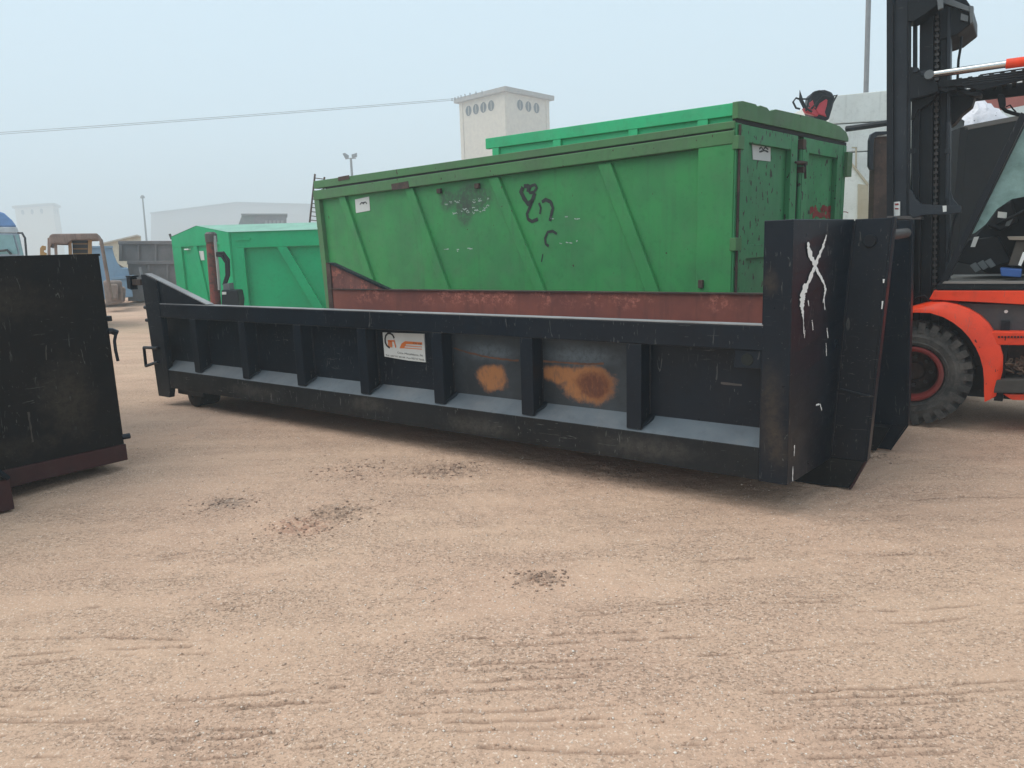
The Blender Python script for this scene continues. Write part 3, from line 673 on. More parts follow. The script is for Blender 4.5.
MB().box(-.01, .05, 1.42, 1.50, z1 + .14, z1 + .24).build('lock_bracket', RUSTY, G, .004)
MB().tube([(.06, 1.22, z1 - .01), (.06, 1.46, z1), (.055, 1.5, z1 - .16)], .013, 8).build('lock_handle', RUSTY, G)
for zz in (2.42, 1.5):
    MB().box(-.02, .045, -.02, .10, zz - .0, zz + .12).build('hinge_block', GREEN_RIM, G, .004)
MB().box(-.03, .05, 2.72, 2.88, 2.30, 2.58).build('hinge_block', GREEN_RIM, G, .005)
# papers
pp = MB().loft([P('G', *p, s=-.043) for p in [(751.5, 141.5), (770, 143.5), (770, 161.5), (752.5, 159.5)]], [tuple(np.array(P('G', *p, s=-.043)) + [.006, 0, 0]) for p in [(751.5, 141.5), (770, 143.5), (770, 161.5), (752.5, 159.5)]]).build('door_sticker', PAPER, d1)
m = MB()
for a in [[(759, 149), (761, 147), (763, 150), (765, 147), (768, 149.5)], [(759, 152), (764, 150.5), (768, 152)]]: m.ribbon('G', a, .016, sfix=-.037, jit=.3)
m.build('sticker_print', INK, pp)
ps = MB().px('G', [(355, 199.5), (369, 196.5), (370, 210.5), (356, 213)], .048, .0545).build('side_sticker', PAPER, G)
m = MB()
for a in [[(360, 204.5), (362, 202.5), (364, 204)], [(363, 203), (366, 202), (367, 204)]]: m.ribbon('G', a, .018, t=.0475, jit=.3)
m.build('sticker_print', INK, ps)
MB().ribbon('G', [(838, 211.5), (846, 212), (848, 213)], .01, sfix=-.044).build('red_fleck', REDSPRAY, d2)
m = MB()
for k_ in range(22):
    a = random.uniform(808, 834); b = random.uniform(208, 217)
    m.ribbon('G', [(a, b), (a + random.uniform(2, 6), b + random.uniform(-1, 2))], .05, sfix=-.043, jit=.7)
m.build('red_spray_mark', REDSPRAY, d2)
# scribbles in black spray
T = .0535
m = MB()
for a, w in [([(523, 187), (521, 192), (524, 198), (528, 204), (532, 201), (535, 193)], .055), ([(524, 186), (529, 186), (528, 192)], .05), ([(529, 190), (531, 186), (535, 184.5), (537, 188), (534, 192), (530, 193), (529, 190)], .035),
             ([(533, 200), (530, 207), (527, 214), (528, 219), (532, 221.5), (538, 219)], .04), ([(539, 203), (541, 208), (540, 214)], .028), ([(542, 202), (546, 199.5), (551, 202), (553, 208), (551, 216), (550, 221)], .042),
             ([(557, 234), (553, 231), (548, 232), (545, 238), (546, 244), (549, 246)], .032), ([(543, 254), (541.5, 262)], .014)]:
    m.ribbon('G', a, w, t=T, jit=.12)
m.build('spray_scribble', SPRAY, G)
m = MB(); PRIM = plain('worn_grey_primer', (.055, .062, .058), .7, 0, .4)
pts = [(441, 197), (446, 194), (462, 191), (478, 188), (486, 186.5), (489, 190), (491, 205), (490, 211), (480, 213), (472, 216), (466, 222), (463, 226), (460, 219), (456, 213), (448, 211), (441, 208), (439, 202)]
rg = []
for i in range(len(pts)):
    a, b = pts[i], pts[(i + 1) % len(pts)]
    for k_ in range(4):
        f = k_ / 4; rg.append((a[0] * (1 - f) + b[0] * f + random.uniform(-.9, .9), a[1] * (1 - f) + b[1] * f + random.uniform(-.9, .9)))
m = MB()
for k_ in range(34):
    row = random.choice([0, 1]); a = random.uniform(442, 488); b = 203 - (a - 442) * .1 + row * 9 + random.uniform(-1.6, 1.6)
    if row == 1: a = random.uniform(452, 489); b = 213 - (a - 442) * .1 + random.uniform(-2.5, 2.5)
    e = random.uniform(1, 3.4); g_ = random.uniform(-2.2, 2.2)
    m.ribbon('G', [(a, b), (a + e * .5, b + g_), (a + e, b + g_ * .3)], .011, t=.0535, jit=.8)
for a in [(551, 218), (566, 217.5), (575, 219), (560, 243.5), (568, 242), (576, 240), (445, 250), (457, 250), (469, 249)]:
    for j in range(2):
        x_ = a[0] + random.uniform(-2, 2); y_ = a[1] + random.uniform(-1, 1)
        m.ribbon('G', [(x_, y_), (x_ + random.uniform(1, 4), y_ + random.uniform(-.6, .6))], .011, t=T, jit=.6)
m.build('lettering_remains', plain('worn_pale_paint', (.46, .56, .48), .7, 0, .5, .1), G, kind='stuff')
q = P('G', 701, 285, t=-.02)
MB().box(q[0] - .025, q[0] + .025, -.04, -.005, q[2] - .03, q[2] + .05).build('lug', RUSTY, G, .006)
for px, py in [(440, 191), (478, 186)]:
    q = P('G', px, py, t=.05)
    MB().box(q[0] - .04, q[0] + .04, .02, .054, q[2] - .03, q[2] + .03).build('lug', RUSTY, G, .004)

# ------------------------------------------------------------------ smaller bright green container, rear left
def frame_between(p0, p1):
    return math.atan2(p1[1] - p0[1], p1[0] - p0[0])
c0 = at(232, 250, 17.0); c1 = at(330, 250, 17.0)
R0 = (c0[0], 17.0); th = 0.0
FR['R'] = (c0[0], 17.0, 0.03)
GR = thing('small_green_container', 'bright green container with gabled roof and short stickered end, left rear', 'container', (c0[0], 17.0, 0), .03)
zt = P('R', 233, 232, t=0)[2]; zr = P('R', 240, 248, t=0)[2]; RL = 6.0
MB().box(0, RL, 0, .10, zr, zt).build('side_rail', GREEN_NEW, GR, .01)
MB().box(0, RL, .13, .14, .2, zr).build('side_wall', GREEN_NEW, GR)
MB().box(0, .27, -.005, .1, .2, zr).build('corner_post', GREEN_NEW, GR, .01)
for st in (1.02, 2.75, 4.4):
    MB().loft([(st + .75, .01, .3), (st + .97, .01, .3), (st + .97, .129, .3), (st + .75, .129, .3)], [(st, .01, zr + .01), (st + .22, .01, zr + .01), (st + .22, .129, zr + .01), (st, .129, zr + .01)]).build('slanted_rib', GREEN_NEW, GR, .005)
q = P('R', 171 + 66, 238.5, t=-.03)
MB().box(.1, .45, -.03, .0, zt - .19, zt - .15).build('lifting_strip', GREEN_NEW, GR)
# gabled end towards the viewer's left: runs back from the corner
eL = at(173, 237, 18.6)
ang = math.atan2(18.6 - 17.0, eL[0] - c0[0]) - .03
EW = math.hypot(eL[0] - c0[0], 1.6); ca, sa = math.cos(ang), math.sin(ang)
def E2(a, d, z): return (a * ca - d * sa, a * sa + d * ca, z)   # a along the end, d outward
def epanel(pts, d0, d1, nm, mt, bev=.004):
    return MB().loft([E2(a, d0, z) for a, z in pts], [E2(a, d1, z) for a, z in pts]).build(nm, mt, GR, bev)
sgn = -1
o_ = np.array([E2(1, 0, 0)[0], E2(1, 0, 0)[1]])
# outward must point towards the camera (negative y)
zap = zt + .20
epanel([(0, .2), (EW, .2), (EW, zt - .02), (EW * .52, zap), (0, zt)], -.02, .0, 'end_wall', GREEN_NEW)
epanel([(0, zr + .1), (EW, zr + .08), (EW, zt - .02), (EW * .52, zap), (0, zt)], 0, .05, 'end_header', GREEN_NEW)
epanel([(0, .2), (.42, .2), (.42, zr + .1), (0, zr + .1)], 0, .05, 'end_stile', GREEN_NEW)
epanel([(EW - .42, .2), (EW, .2), (EW, zr + .08), (EW - .42, zr + .08)], 0, .05, 'end_stile', GREEN_NEW)
epanel([(EW * .42, .2), (EW * .47, .2), (EW * .62, zr + .1), (EW * .56, zr + .1)], 0, .045, 'end_brace', GREEN_NEW)
epanel([(EW * .47, zt - .62), (EW * .58, zt - .62), (EW * .58, zt - .40), (EW * .47, zt - .40)], 0, .012, 'end_sticker', PAPER)
epanel([(EW * .70, zt - .36), (EW * .78, zt - .36), (EW * .78, zt - .33), (EW * .70, zt - .33)], 0, .06, 'end_lug', WHITEP)
ez = np.array(E2(EW * .52, 0, zap)); ee = np.array(E2(EW, 0, zt - .02))
bk = np.array([RL, 0, 0])
MB().add([E2(0, .06, zt), E2(EW * .52, .06, zap), tuple(ez + bk + [0, .3, 0]), (RL, 0, zt), E2(EW, .06, zt - .02), tuple(ee + bk)], [(0, 1, 2, 3), (1, 4, 5, 2)]).build('roof', plain('pale_green_roof', (.22, .48, .33), .35), GR)
MB().tube([E2(EW + .02, .03, zt - .08), E2(EW + .05, .05, zt + .05)], .03).build('corner_hook', STEEL, GR)
# rusty hydraulic ram with hoses standing before that end
FR['H'] = (0, 15.2, 0)
base = at(214, 300, 15.2)
HR = thing('hydraulic_ram', 'rust red hydraulic ram with black hoses standing before the small green container', 'hydraulic ram', (base[0], 15.2, 0), 0)
def hp(px, py, t=0.0):
    q = at(px, py, 15.2 + t); return (q[0] - base[0], t, q[2])
a = hp(211, 237); b = hp(216, 306)
dd_ = (np.array(b) - np.array(a)); dd_ /= dd_[2]; foot = np.array(a) + dd_ * (0.02 - a[2])
MB().tube([a, tuple(foot)], .105, 14).build('ram_barrel', rusty('ram_rust', .9, (.20, .04, .028)), HR, smooth=True)
MB().lathe([(0, .0), (.12, 0), (.12, .16), (.08, .2), (0, .2)], (a[0], 0, a[2] - .1), 'z', 12).build('ram_cap', STEEL, HR)
MB().tube([hp(214.5, 236, -.05), hp(216, 250, -.1), hp(218, 270, -.1), hp(219.5, 290, -.1)], .03, 6).build('chain', plain('pale_chain', (.35, .36, .34), .5), HR)
for r0, rr in ((0, .035), (3.2, .035)):
    MB().tube([hp(217, 255 - r0 * .4, -.12), hp(222 + r0 * .4, 256 - r0, -.15), hp(226.5 + r0 * .6, 263 - r0, -.15), hp(227 + r0 * .5, 275, -.15), hp(224 + r0 * .3, 285, -.12)], rr, 8).build('hose', MASTD, HR, smooth=True)
m = MB().px('H', [(221, 290), (237, 290), (239, 300), (238, 312), (221, 312)], -.25, .1)
o = m.build('pump_body', DARKIN, HR, .03); o.location.x = -base[0]
m = MB().px('H', [(223, 284), (229, 283), (230, 290), (223, 290)], -.2, .05)
o = m.build('pump_valve', MASTL, HR, .01); o.location.x = -base[0]
m = MB().px('H', [(222, 292), (226, 292), (226, 294.5), (222, 294.5)], -.27, -.25)
o = m.build('pump_label', PAPER, HR); o.location.x = -base[0]

# ------------------------------------------------------------------ black container at the left edge
L = thing('black_container', 'worn black steel container with red sill at the left edge of the yard', 'container', (FR['L'][0], FR['L'][1], 0), LTH)
MB().box(-2.30, -.01, .0, .05, .205, 1.63).build('end_plate', BLACK_OLD, L, .004)
MB().box(-2.31, .0, -.008, .055, .076, .203).build('sill', RED_SILL, L, .006)
MB().box(-2.31, -.0, .0, .06, 1.628, 1.645).build('top_edge', BLACK_OLD, L, .003)
MB().box(-.06, 0.0, .05, 5.6, .1, 1.64).build('side_wall', BLACK_OLD, L, .004)
MB().box(-2.30, -2.24, .05, 5.6, .1, 1.64).build('side_wall', BLACK_OLD, L, .004)
MB().box(-2.24, -.06, .05, 5.6, .12, .18).build('floor_plate', BLACK_OLD, L)
MB().box(-2.24, -.06, 5.55, 5.6, .18, 1.6).build('end_plate', BLACK_OLD, L)
for s0 in (-1.75, -.75):
    MB().box(s0, s0 + .1, .25, 5.4, .0, .12).build('skid', RED_SILL, L)
q = P('L', 111, 332, t=-.02); z0 = P('L', 113, 361, t=-.02)[2]
MB().tube([P('L', *p, t=-.03) for p in [(108, 331), (112, 331), (117, 333)]], .024, 8).build('latch_pivot', BLACK, L)
MB().tube([P('L', *p, t=-.04) for p in [(116, 333), (114.5, 341), (115.5, 350), (118, 361)]], .012, 8).build('latch_handle', BLACK, L)
MB().box(-.02, .012, -.03, .03, q[2] + .08, q[2] + .12).build('latch_pin', BLACK, L, .004)
MB().tube([(-.02, .0, .26), (.035, -.01, .26)], .022, 8).build('latch_pin', BLACK, L)
m = MB()
for a, w in [([(28, 412), (30, 425), (33, 442)], .012), ([(46, 345), (46, 360)], .006)]:
    m.ribbon('L', a, w, t=0.0, jit=.6)
m.build('scratch', plain('scuffed_brown', (.045, .036, .028), .7), L)
# next container: only its lower corner enters the picture
g0 = ground_at(15, 509)
FR['N'] = (g0[0], g0[1], LTH)
N = thing('neighbouring_container', 'corner of another black container with dark red foot beside the left edge', 'container', (g0[0], g0[1], 0), LTH)
MB().box(-.34, 0, 0, .35, 0.0, .205).build('corner_foot', RED_SILL, N, .006)
MB().pl([(-.02, .206), (-.10, .30), (-.22, .55), (-.40, .9), (-.55, 1.5), (-2.3, 1.5), (-2.3, .206)], .02, .10).build('end_plate', BLACK_OLD, N, .004)
MB().tube([(-.005, .01, .21), (-.09, .01, .32), (-.22, .01, .57), (-.4, .01, .92)], .018, 6).build('edge_bar', BLACK, N)
MB().box(-2.3, -.35, .1, .3, .02, .2).build('skid', RED_SILL, N)

# ------------------------------------------------------------------ forklift truck
FK = thing('forklift_truck', 'large red forklift truck parked with its dark mast behind the black bin', 'forklift', (FR['F'][0], FR['F'][1], 0), BTH)
def wheel(sc, t0, RR, wd, par):
    w_ = thing_part('wheel', par)
    m = MB().lathe([(RR * .52, .05), (RR * .56, .01), (RR * .72, -.004), (RR * .86, .012), (RR * .90, .03), (RR * .90, wd - .03), (RR * .86, wd - .012), (RR * .56, wd), (RR * .52, wd - .05)], (sc, t0, RR), 'y', 64)
    nl = 26
    for j in range(nl):      # chunky lugs, alternately from either shoulder
        for sd in (0, 1):
            a = 2 * math.pi * (j + .5 * sd) / nl; da = 2 * math.pi / nl * .31
            ta, tb = (.0, wd * .56) if sd == 0 else (wd * .44, wd)
            sk = .10 if sd == 0 else -.10
            A = []; Bq = []
            for (ang_, r) in [(a - da, RR * .88), (a + da, RR * .88), (a + da * .8, RR * .996), (a - da * .8, RR * .996)]:
                e0, e1 = (0, sk) if sd == 0 else (-sk * -1, 0)
                A.append((sc + r * math.cos(ang_ + (0 if sd == 0 else .1)), t0 + ta + (.008 if sd == 0 else 0), RR + r * math.sin(ang_ + (0 if sd == 0 else .1))))
                Bq.append((sc + r * math.cos(ang_ + (.1 if sd == 0 else 0)), t0 + tb, RR + r * math.sin(ang_ + (.1 if sd == 0 else 0))))
            m.loft(A, Bq)
            if sd == 0:   # shoulder block running down the side wall
                A = [(sc + r * math.cos(an), t0 - .002, RR + r * math.sin(an)) for an, r in [(a - da, RR * .80), (a + da, RR * .80), (a + da * .8, RR * .99), (a - da * .8, RR * .99)]]
                m.loft(A, [(p[0], t0 + .02, p[2]) for p in A])
    m.build('tyre', RUBBER, w_)
    # raised lettering band and ring lines of the side wall
    MB().lathe([(RR * .60, .004), (RR * .605, -.007), (RR * .62, -.007), (RR * .625, .004)], (sc, t0 - .002, RR), 'y', 48).build('sidewall_ring', RUBBER, w_)
    MB().lathe([(RR * .42, .10), (RR * .43, .02), (RR * .455, -.002), (RR * .50, -.006), (RR * .53, .004), (RR * .53, .06)], (sc, t0, RR), 'y', 48).build('rim_flange', REDHUB, w_, smooth=True)
    MB().lathe([(.0, .17), (RR * .16, .17), (RR * .2, .2), (RR * .36, .2), (RR * .42, .16), (RR * .43, .05)], (sc, t0, RR), 'y', 40).build('rim_dish', RUSTY, w_, smooth=True)
    for j in range(8):
        a = j * math.pi / 4
        MB().lathe([(0, .165), (.016, .165), (.018, .2)], (sc + RR * .28 * math.cos(a), t0, RR + RR * .28 * math.sin(a)), 'y', 6).build('wheel_nut', STEEL, w_)
    return w_
def thing_part(name, par):
    o = bpy.data.objects.new(name, None); COL.objects.link(o); o.parent = par; return o
wheel(-.09, 0.0, .44, .33, FK)
wheel(-.09, 1.25, .44, .33, FK)
wheel(1.95, .12, .36, .26, FK)
MB().lathe([(0, 0), (.12, 0), (.12, .95), (0, .95)], (-.09, .32, .44), 'y', 20).build('axle', MASTD, FK)
# fender: shoulder surface between inner and outer outline, plus its inner return
inn = [(905, 316), (914, 312.5), (930, 313), (943, 317), (953, 322.5), (962, 329.5), (969.6, 338), (976, 348), (980, 357), (983, 368), (984, 380), (984, 392), (984.5, 402)]
out = [(905, 309), (914, 306.5), (930, 302.8), (944, 302), (957, 304.5), (969, 309), (980, 315.5), (988, 323), (994.5, 333), (1000, 345), (1003, 356), (1002.5, 372), (996, 396)]
A = [P('F', *p, t=-.03) for p in inn]; Bq = [P('F', *p, t=.03) for p in out]
mid = [((a[0] + b[0]) / 2, -.022, (a[2] + b[2]) / 2) for a, b in zip(A, Bq)]
rows = [[(p[0] - .012 * 0, .05, p[2]) for p in A], A, mid, Bq, [(p[0], .36, p[2]) for p in Bq]]
m = MB(); n = len(A)
m.add([p for rw in rows for p in rw], [(r_i * n + i, r_i * n + i + 1, (r_i + 1) * n + i + 1, (r_i + 1) * n + i) for r_i in range(4) for i in range(n - 1)])
fo = m.build('fender', RED, FK, smooth=True)
# chassis and cab sill
MB().px('F', [(929, 299.5), (934, 290.5), (1300, 291), (1300, 325), (1024, 304.6)], .06, .5).build('cab_sill', RED, FK, .006)
MB().pl([(-.05, .45), (-.05, 1.02), (2.3, 1.02), (2.3, .35), (1.2, .3), (.5, .5)], .36, 1.3).build('chassis', CABGREY, FK, .01)
MB().box(-.62, .62, .37, .40, .22, 1.0).build('wheel_shade_panel', MASTD, FK)  # dark panels added so the gap behind the wheel falls into shade
MB().box(.50, .56, .10, 1.2, .25, .9).build('wheel_shade_panel', MASTD, FK)
MB().px('F', [(955, 303.5), (1100, 305.5), (1100, 335), (990, 332), (975, 312)], .12, .35).build('side_panel', CABGREY, FK, .004)
for p in [(1006, 311.5), (1005, 326.5)]:
    q = P('F', *p, t=.118); MB().lathe([(0, -.01), (.012, -.01), (.014, .003)], (q[0], .118, q[2]), 'y', 10).build('bolt', WHITEP, FK)
MB().px('F', [(990, 333), (994, 331.5), (1100, 333), (1100, 346.5), (996, 345), (991, 339)], .02, .36).build('step_bar', RED, FK, .008)
m = MB()
for j in range(26):
    q = P('F', 998 + j * 3.2, 336.8, t=.018); m.box(q[0], q[0] + .013, .012, .02, q[2] - .008, q[2] + .006)
m.build('step_grip', MASTD, FK)
MB().px('F', [(992, 380), (1100, 379), (1100, 394), (993, 393)], .0, .36).build('lower_step', plain('grimy_tread_plate', (.075, .068, .06), .9, 0, .5, .8, 120), FK, .008)
MB().px('F', [(1003, 394), (1100, 396), (1100, 402), (1012, 400)], .03, .36).build('step_frame', RED, FK, .004)
MB().px('F', [(1000, 345), (1100, 346), (1100, 380), (1000, 380)], .34, .37).build('step_back', RUSTY, FK)
# coiled chain on the lower step
m = MB(); q = P('F', 1022, 372, t=.15)
for j in range(130):
    a = random.uniform(0, 6.28); r = random.uniform(.0, .17) ; cx = q[0] + r * math.cos(a) * .95; cy = .15 + r * math.sin(a) * .6; cz = q[2] + random.uniform(-.02, .10) * (1.1 - r * 4 * .8) + .01
    d1_ = Vector((random.uniform(-1, 1), random.uniform(-1, 1), random.uniform(-.5, .5))).normalized(); d2_ = d1_.cross(Vector((random.random(), random.random(), random.random()))).normalized()
    m.tube([Vector((cx, cy, cz)) + d1_ * .022 * math.cos(w_) + d2_ * .013 * math.sin(w_) for w_ in np.linspace(0, 2 * math.pi, 9)], .0048, 5, False)
o = m.build('chain_pile', rusty('rusty_chain', .1, (.2, .13, .09), ((.12, .075, .05), (.22, .15, .10))), None, kind='stuff'); o.location = FK.location; o.rotation_euler = FK.rotation_euler
tag(o, 'heap of brown rusty chain lying on the lower step of the red forklift', 'chain')
# cab: pillar, roof guard, glass, interior
MB().px('F', [(936, 290), (943.5, 290), (1027.5, 115), (1021, 112)], .10, .16).build('cab_pillar', MASTD, FK, .006)
MB().px('F', [(938, 283.8), (1200, 284), (1200, 290), (936, 289.7)], .06, .22).build('door_sill', MASTD, FK, .004)
MB().px('F', [(944, 281.5), (1200, 281), (1200, 284), (942, 283.6)], .055, .1).build('sill_strip', plain('sill_aluminium', (.25, .23, .21), .5), FK)
MB().px('F', [(972, 234), (1026, 124), (1100, 124), (1100, 182), (1012, 199), (997, 209), (986, 224), (975, 233)], .14, .145).build('cab_window', TEAL, FK)
MB().px('F', [(936, 290), (943.5, 290), (1027.5, 115), (1021, 112)], 1.14, 1.20).build('cab_pillar', MASTD, FK, .006)
fl = P('F', 950, 281, t=.1)[2]
MB().box(.06, 1.9, .14, 1.28, fl - .06, fl - .005).build('cab_floor', FLOORM, FK)
MB().pl([(.50, 1.95), (.62, 2.0), (1.1, 2.0), (1.1, 1.25), (.35, 1.25), (.15, 1.42)], .62, 1.12).build('dashboard', DARKIN, FK, .01)
MB().px('F', [(966, 240), (998, 236), (1012, 262), (990, 268), (955, 262)], .5, .8).build('pedal_housing', DARKIN, FK, .01)
for j, (a, b) in enumerate([(975, 266), (982.5, 263.8), (990, 262)]):
    MB().px('F', [(a - 5.5, b - .5), (a + .5, b - 3.8), (a + 6, b + 3.5), (a + .5, b + 6.5)], .42, .45).build('pedal', MASTL, FK, .004)
MB().px('F', [(974, 237), (979, 236.5), (975, 247), (970.5, 247)], .46, .47).build('label_plate', PAPER, FK)
MB().px('F', [(998, 211.5), (1007, 212.5), (1006.5, 218.5), (997.5, 217.5)], .40, .41).build('label_plate', PAPER, FK)
MB().px('F', [(1008, 217), (1014, 217), (1009, 226), (1005, 226)], .40, .41).build('label_plate', MASTL, FK)
MB().px('F', [(986, 226), (1000, 203), (1012, 200), (1018, 222), (1000, 232)], .42, .6).build('steering_column', DARKIN, FK, .02)
sw = P('F', 1020, 214, t=.55)
MB().tube([(sw[0] + .19 * math.cos(a), sw[1] + .19 * math.sin(a), sw[2] + .10 * math.cos(a)) for a in np.linspace(0, 2 * math.pi, 25)], .014, 8, False).build('steering_wheel', DARKIN, FK, smooth=True)
MB().px('F', [(1007, 236.5), (1060, 236), (1060, 241), (1009, 240)], .3, .6).build('arm_rest', plain('beige_board', (.28, .23, .18), .7), FK, .004)
MB().px('F', [(1016, 241), (1026, 241), (1020, 266), (1008, 266)], .36, .5).build('seat_side', plain('taupe_seat', (.09, .075, .06), .8), FK, .01)
MB().px('F', [(1026, 190), (1100, 190), (1100, 262), (1030, 262)], .4, 1.0).build('seat', DARKIN, FK, .03)
bx = MB().px('F', [(1000, 268), (1022, 269.5), (1021, 277.5), (1001, 276)], .22, .44).build('blue_tray', plain('blue_plastic', (.03, .10, .32), .5), None, .006)
bx.location = FK.location; bx.rotation_euler = FK.rotation_euler; tag(bx, 'small blue plastic tray on the dusty cab floor of the red forklift', 'tray')
MB().px('F', [(1023, 252), (1027, 253), (1021, 266), (1018, 265)], .26, .3).build('hand_lever', WHITEP, FK)
MB().box(.45, 1.7, .10, 1.2, 2.74, 2.80).build('roof_guard_frame', MASTD, FK) if False else None
for j in range(24):
    s0 = .06 + j * .07
    MB().box(s0, s0 + .03, .16, .68, 2.76, 2.80).build('guard_slat', MASTD, FK)
MB().px('F', [(938, 81), (1200, 51), (1200, 63), (1024, 80), (982, 90), (955, 86), (938, 88)], .13, .15).build('guard_rail', MASTD, FK, .006)
for j in range(5):
    MB().tube([P('F', 956 + j * 6, 85.5 - j * 2.6, t=.125), P('F', 1100, 70.0 - j * 3.2, t=.125)], .006, 6).build('guard_strip', MAST, FK)
MB().box(.0, 2.0, .68, .74, 2.69, 2.79).build('guard_rail', MASTD, FK, .006)
MB().box(.0, .06, .15, .70, 2.71, 2.79).build('guard_rail', MASTD, FK, .006)
MB().px('F', [(1250, 60), (1262, 60), (1262, 290), (1250, 290)], .10, .16).build('rear_pillar', MASTD, FK)
ra, rb_, rc = P('F', 929.5, 75, t=.06), P('F', 1006, 64, t=.06), P('F', 1120, 49, t=.06)
MB().tube([ra, rb_], .027, 14).build('tilt_rod', CHROME, FK, smooth=True)
MB().tube([rb_, rc], .036, 16).build('tilt_barrel', RED, FK, smooth=True)
MB().lathe([(0, -.03), (.035, -.03), (.035, .03), (0, .03)], (ra[0], ra[1], ra[2]), 'y', 12).build('rod_eye', MASTL, FK)
# mast: outer channel, inner channel, chains, brackets (leans a little, as in use)
def mp(pts, t0, t1, nm, mt, bev=.004): return MB().px('F', pts, t0, t1).build(nm, mt, FK, bev)
YB = 400
for dt, tg in ((0, ''), (1.0, 'far')):
    mp([(893.5, -90), (908.5, -90), (906, YB), (893.5, YB)], .16 + dt, .22 + dt, 'outer_channel', MAST) if dt == 0 else mp([(921, -90), (933.5, -90), (930, 290), (918, 290)], 1.05, 1.12, 'outer_channel', MAST)
mp([(886.5, -90), (893.5, -90), (893.4, YB), (886.5, YB)], .12, .30, 'channel_flange', MASTD)
mp([(908.5, -90), (911.5, -90), (909, YB), (906, YB)], .125, .16, 'channel_flange', MASTD, .002)
mp([(911.5, 96), (920, 96), (917, YB), (909, YB)], .24, .30, 'mast_web', MASTD)
mp([(913.0, -60), (917.0, -60), (917.0, 100), (912.6, 100)], .26, .30, 'mast_tie', MAST)
mp([(920.5, -90), (934.5, -90), (930.5, YB), (917, YB)], .30, .38, 'inner_channel', MASTD)
mp([(941.5, -90), (948, -90), (944.5, YB), (938, YB)], .36, .46, 'inner_channel', MASTD)
mp([(948, -90), (951.5, -90), (948.5, YB), (944.5, YB)], .33, .46, 'channel_flange', MAST, .002)
mp([(930, -90), (942, -90), (938.5, YB), (930, YB)], .41, .43, 'mast_web', DARKIN)
mp([(903, 218), (921, 218), (919, YB), (903, YB)], .24, .3, 'mast_web', DARKIN)
m = MB()
for j in range(66):
    py = -20 + j * 6.2; cx = 937.5 - py * .011
    q = P('F', cx, py, t=.35)
    m.box(q[0] - .016, q[0] + .016, .345, .40, q[2] - .010, q[2] + .010)
    m.box(q[0] - .005, q[0] + .005, .36, .39, q[2] - .026, q[2] + .026)
m.build('lift_chain', STEEL, FK)
mp([(908, -40), (938, -40), (937, 5), (925, 14), (914, 21), (908, 21)], .10, .30, 'top_bracket', MASTD)
mp([(937, 0), (943, -2), (943, 8), (938, 10)], .08, .12, 'bracket_tab', MASTL)
mp([(938, -30), (946, -30), (973, 9), (973, 22), (958, 34), (950, 37), (940, 40), (938, 10)], .34, .9, 'crosshead', MASTD, .01)
mp([(944, -4), (973, 8), (973, 13), (943, 3)], .30, .345, 'crosshead_edge', MASTL)
mp([(969, 5), (973.5, 6), (973.5, 22), (970, 24)], .29, .34, 'crosshead_edge', MASTL)
mp([(961, 13), (969, 16), (968, 22), (960, 20)], .31, .35, 'bracket_tab', MASTL)
ca_ = [P('F', *p, t=.5) for p in [(961.5, 28), (961, 45), (958.5, 60), (957.5, 80)]]
MB().tube(ca_, .010, 8).build('mast_hose', MASTD, FK)
mp([(909, 66), (916, 68), (921, 71), (931, 78), (938, 84), (938, 92), (925, 96), (909, 100)], .10, .30, 'rod_bracket', MASTD, .008)
for p in [(916, 70), (924, 73)]:
    q = P('F', *p, t=.09); MB().lathe([(0, -.02), (.02, -.02), (.022, .02)], (q[0], .09, q[2]), 'y', 10).build('bracket_pin', MAST, FK)
mp([(912, 92), (937, 90), (936, 96), (928, 104), (918, 110), (913, 120), (911, 120)], .20, .30, 'rod_gusset', MASTD)
mp([(936, 84), (953, 84), (976, 93), (972, 106), (962, 114), (955, 123), (951, 126), (938, 126)], .44, .60, 'guard_bracket', MASTD, .008)
mp([(940, 82), (945, 82), (945, 87), (940, 87)], .40, .44, 'bracket_tab', plain('teal_tab', (.12, .20, .20), .4), .002)
mp([(940, 88), (982, 93), (981, 96.5), (940, 91)], .3, .44, 'guard_edge', MAST)
for px0 in (913.5, 948):
    a_, b_ = P('F', px0, 122, t=.25), P('F', px0 - 1.5, 200, t=.25)
    MB().tube([a_, b_], .012, 8).build('hose_guard', MAST, FK)
    q = P('F', px0 - .4, 151, t=.25); MB().box(q[0] - .018, q[0] + .018, .235, .265, q[2] - .02, q[2] + .02).build('hose_clip', MAST, FK, .003)
mp([(909, 189), (912, 191), (915, 198), (921, 204), (945, 205.5), (960, 205.5), (961.5, 212.5), (950, 214), (924, 215), (913, 218), (909, 214)], .08, .14, 'lower_crossbar', MASTL if False else MAST, .004)
mp([(950, 190), (953, 199), (958, 205), (961, 206), (961, 212), (950, 212)], .15, .2, 'crossbar_gusset', MAST)
mp([(942.5, 205.8), (946.5, 205.5), (946.5, 211.5), (943, 212)], .070, .08, 'label_plate', PAPER, 0)
mp([(893.5, 202), (900, 201.5), (900, 215.5), (893.5, 216)], .14, .16, 'label_plate', PAPER, 0)
mp([(887, 216), (921, 216), (921, 219.5), (887, 219.5)], .09, .30, 'carriage_bar', STEEL, .003)
m = MB().px('F', [(895, 203.5), (898.5, 203.3), (898.5, 205), (895, 205.2)], .137, .14); m.px('F', [(895, 208), (898.5, 208), (898.5, 209.4), (895, 209.4)], .137, .14)
m.build('label_print', REDSPRAY, FK)
hs = [P('F', *p, t=.2) for p in [(909, 311), (911, 303), (917, 297), (925, 296), (930, 301)]]
MB().tube(hs, .012, 8).build('hose', DARKIN, FK, smooth=True)
hs = [P('F', *p, t=.30) for p in [(957, 213), (953, 225), (950, 240), (947, 262)]]
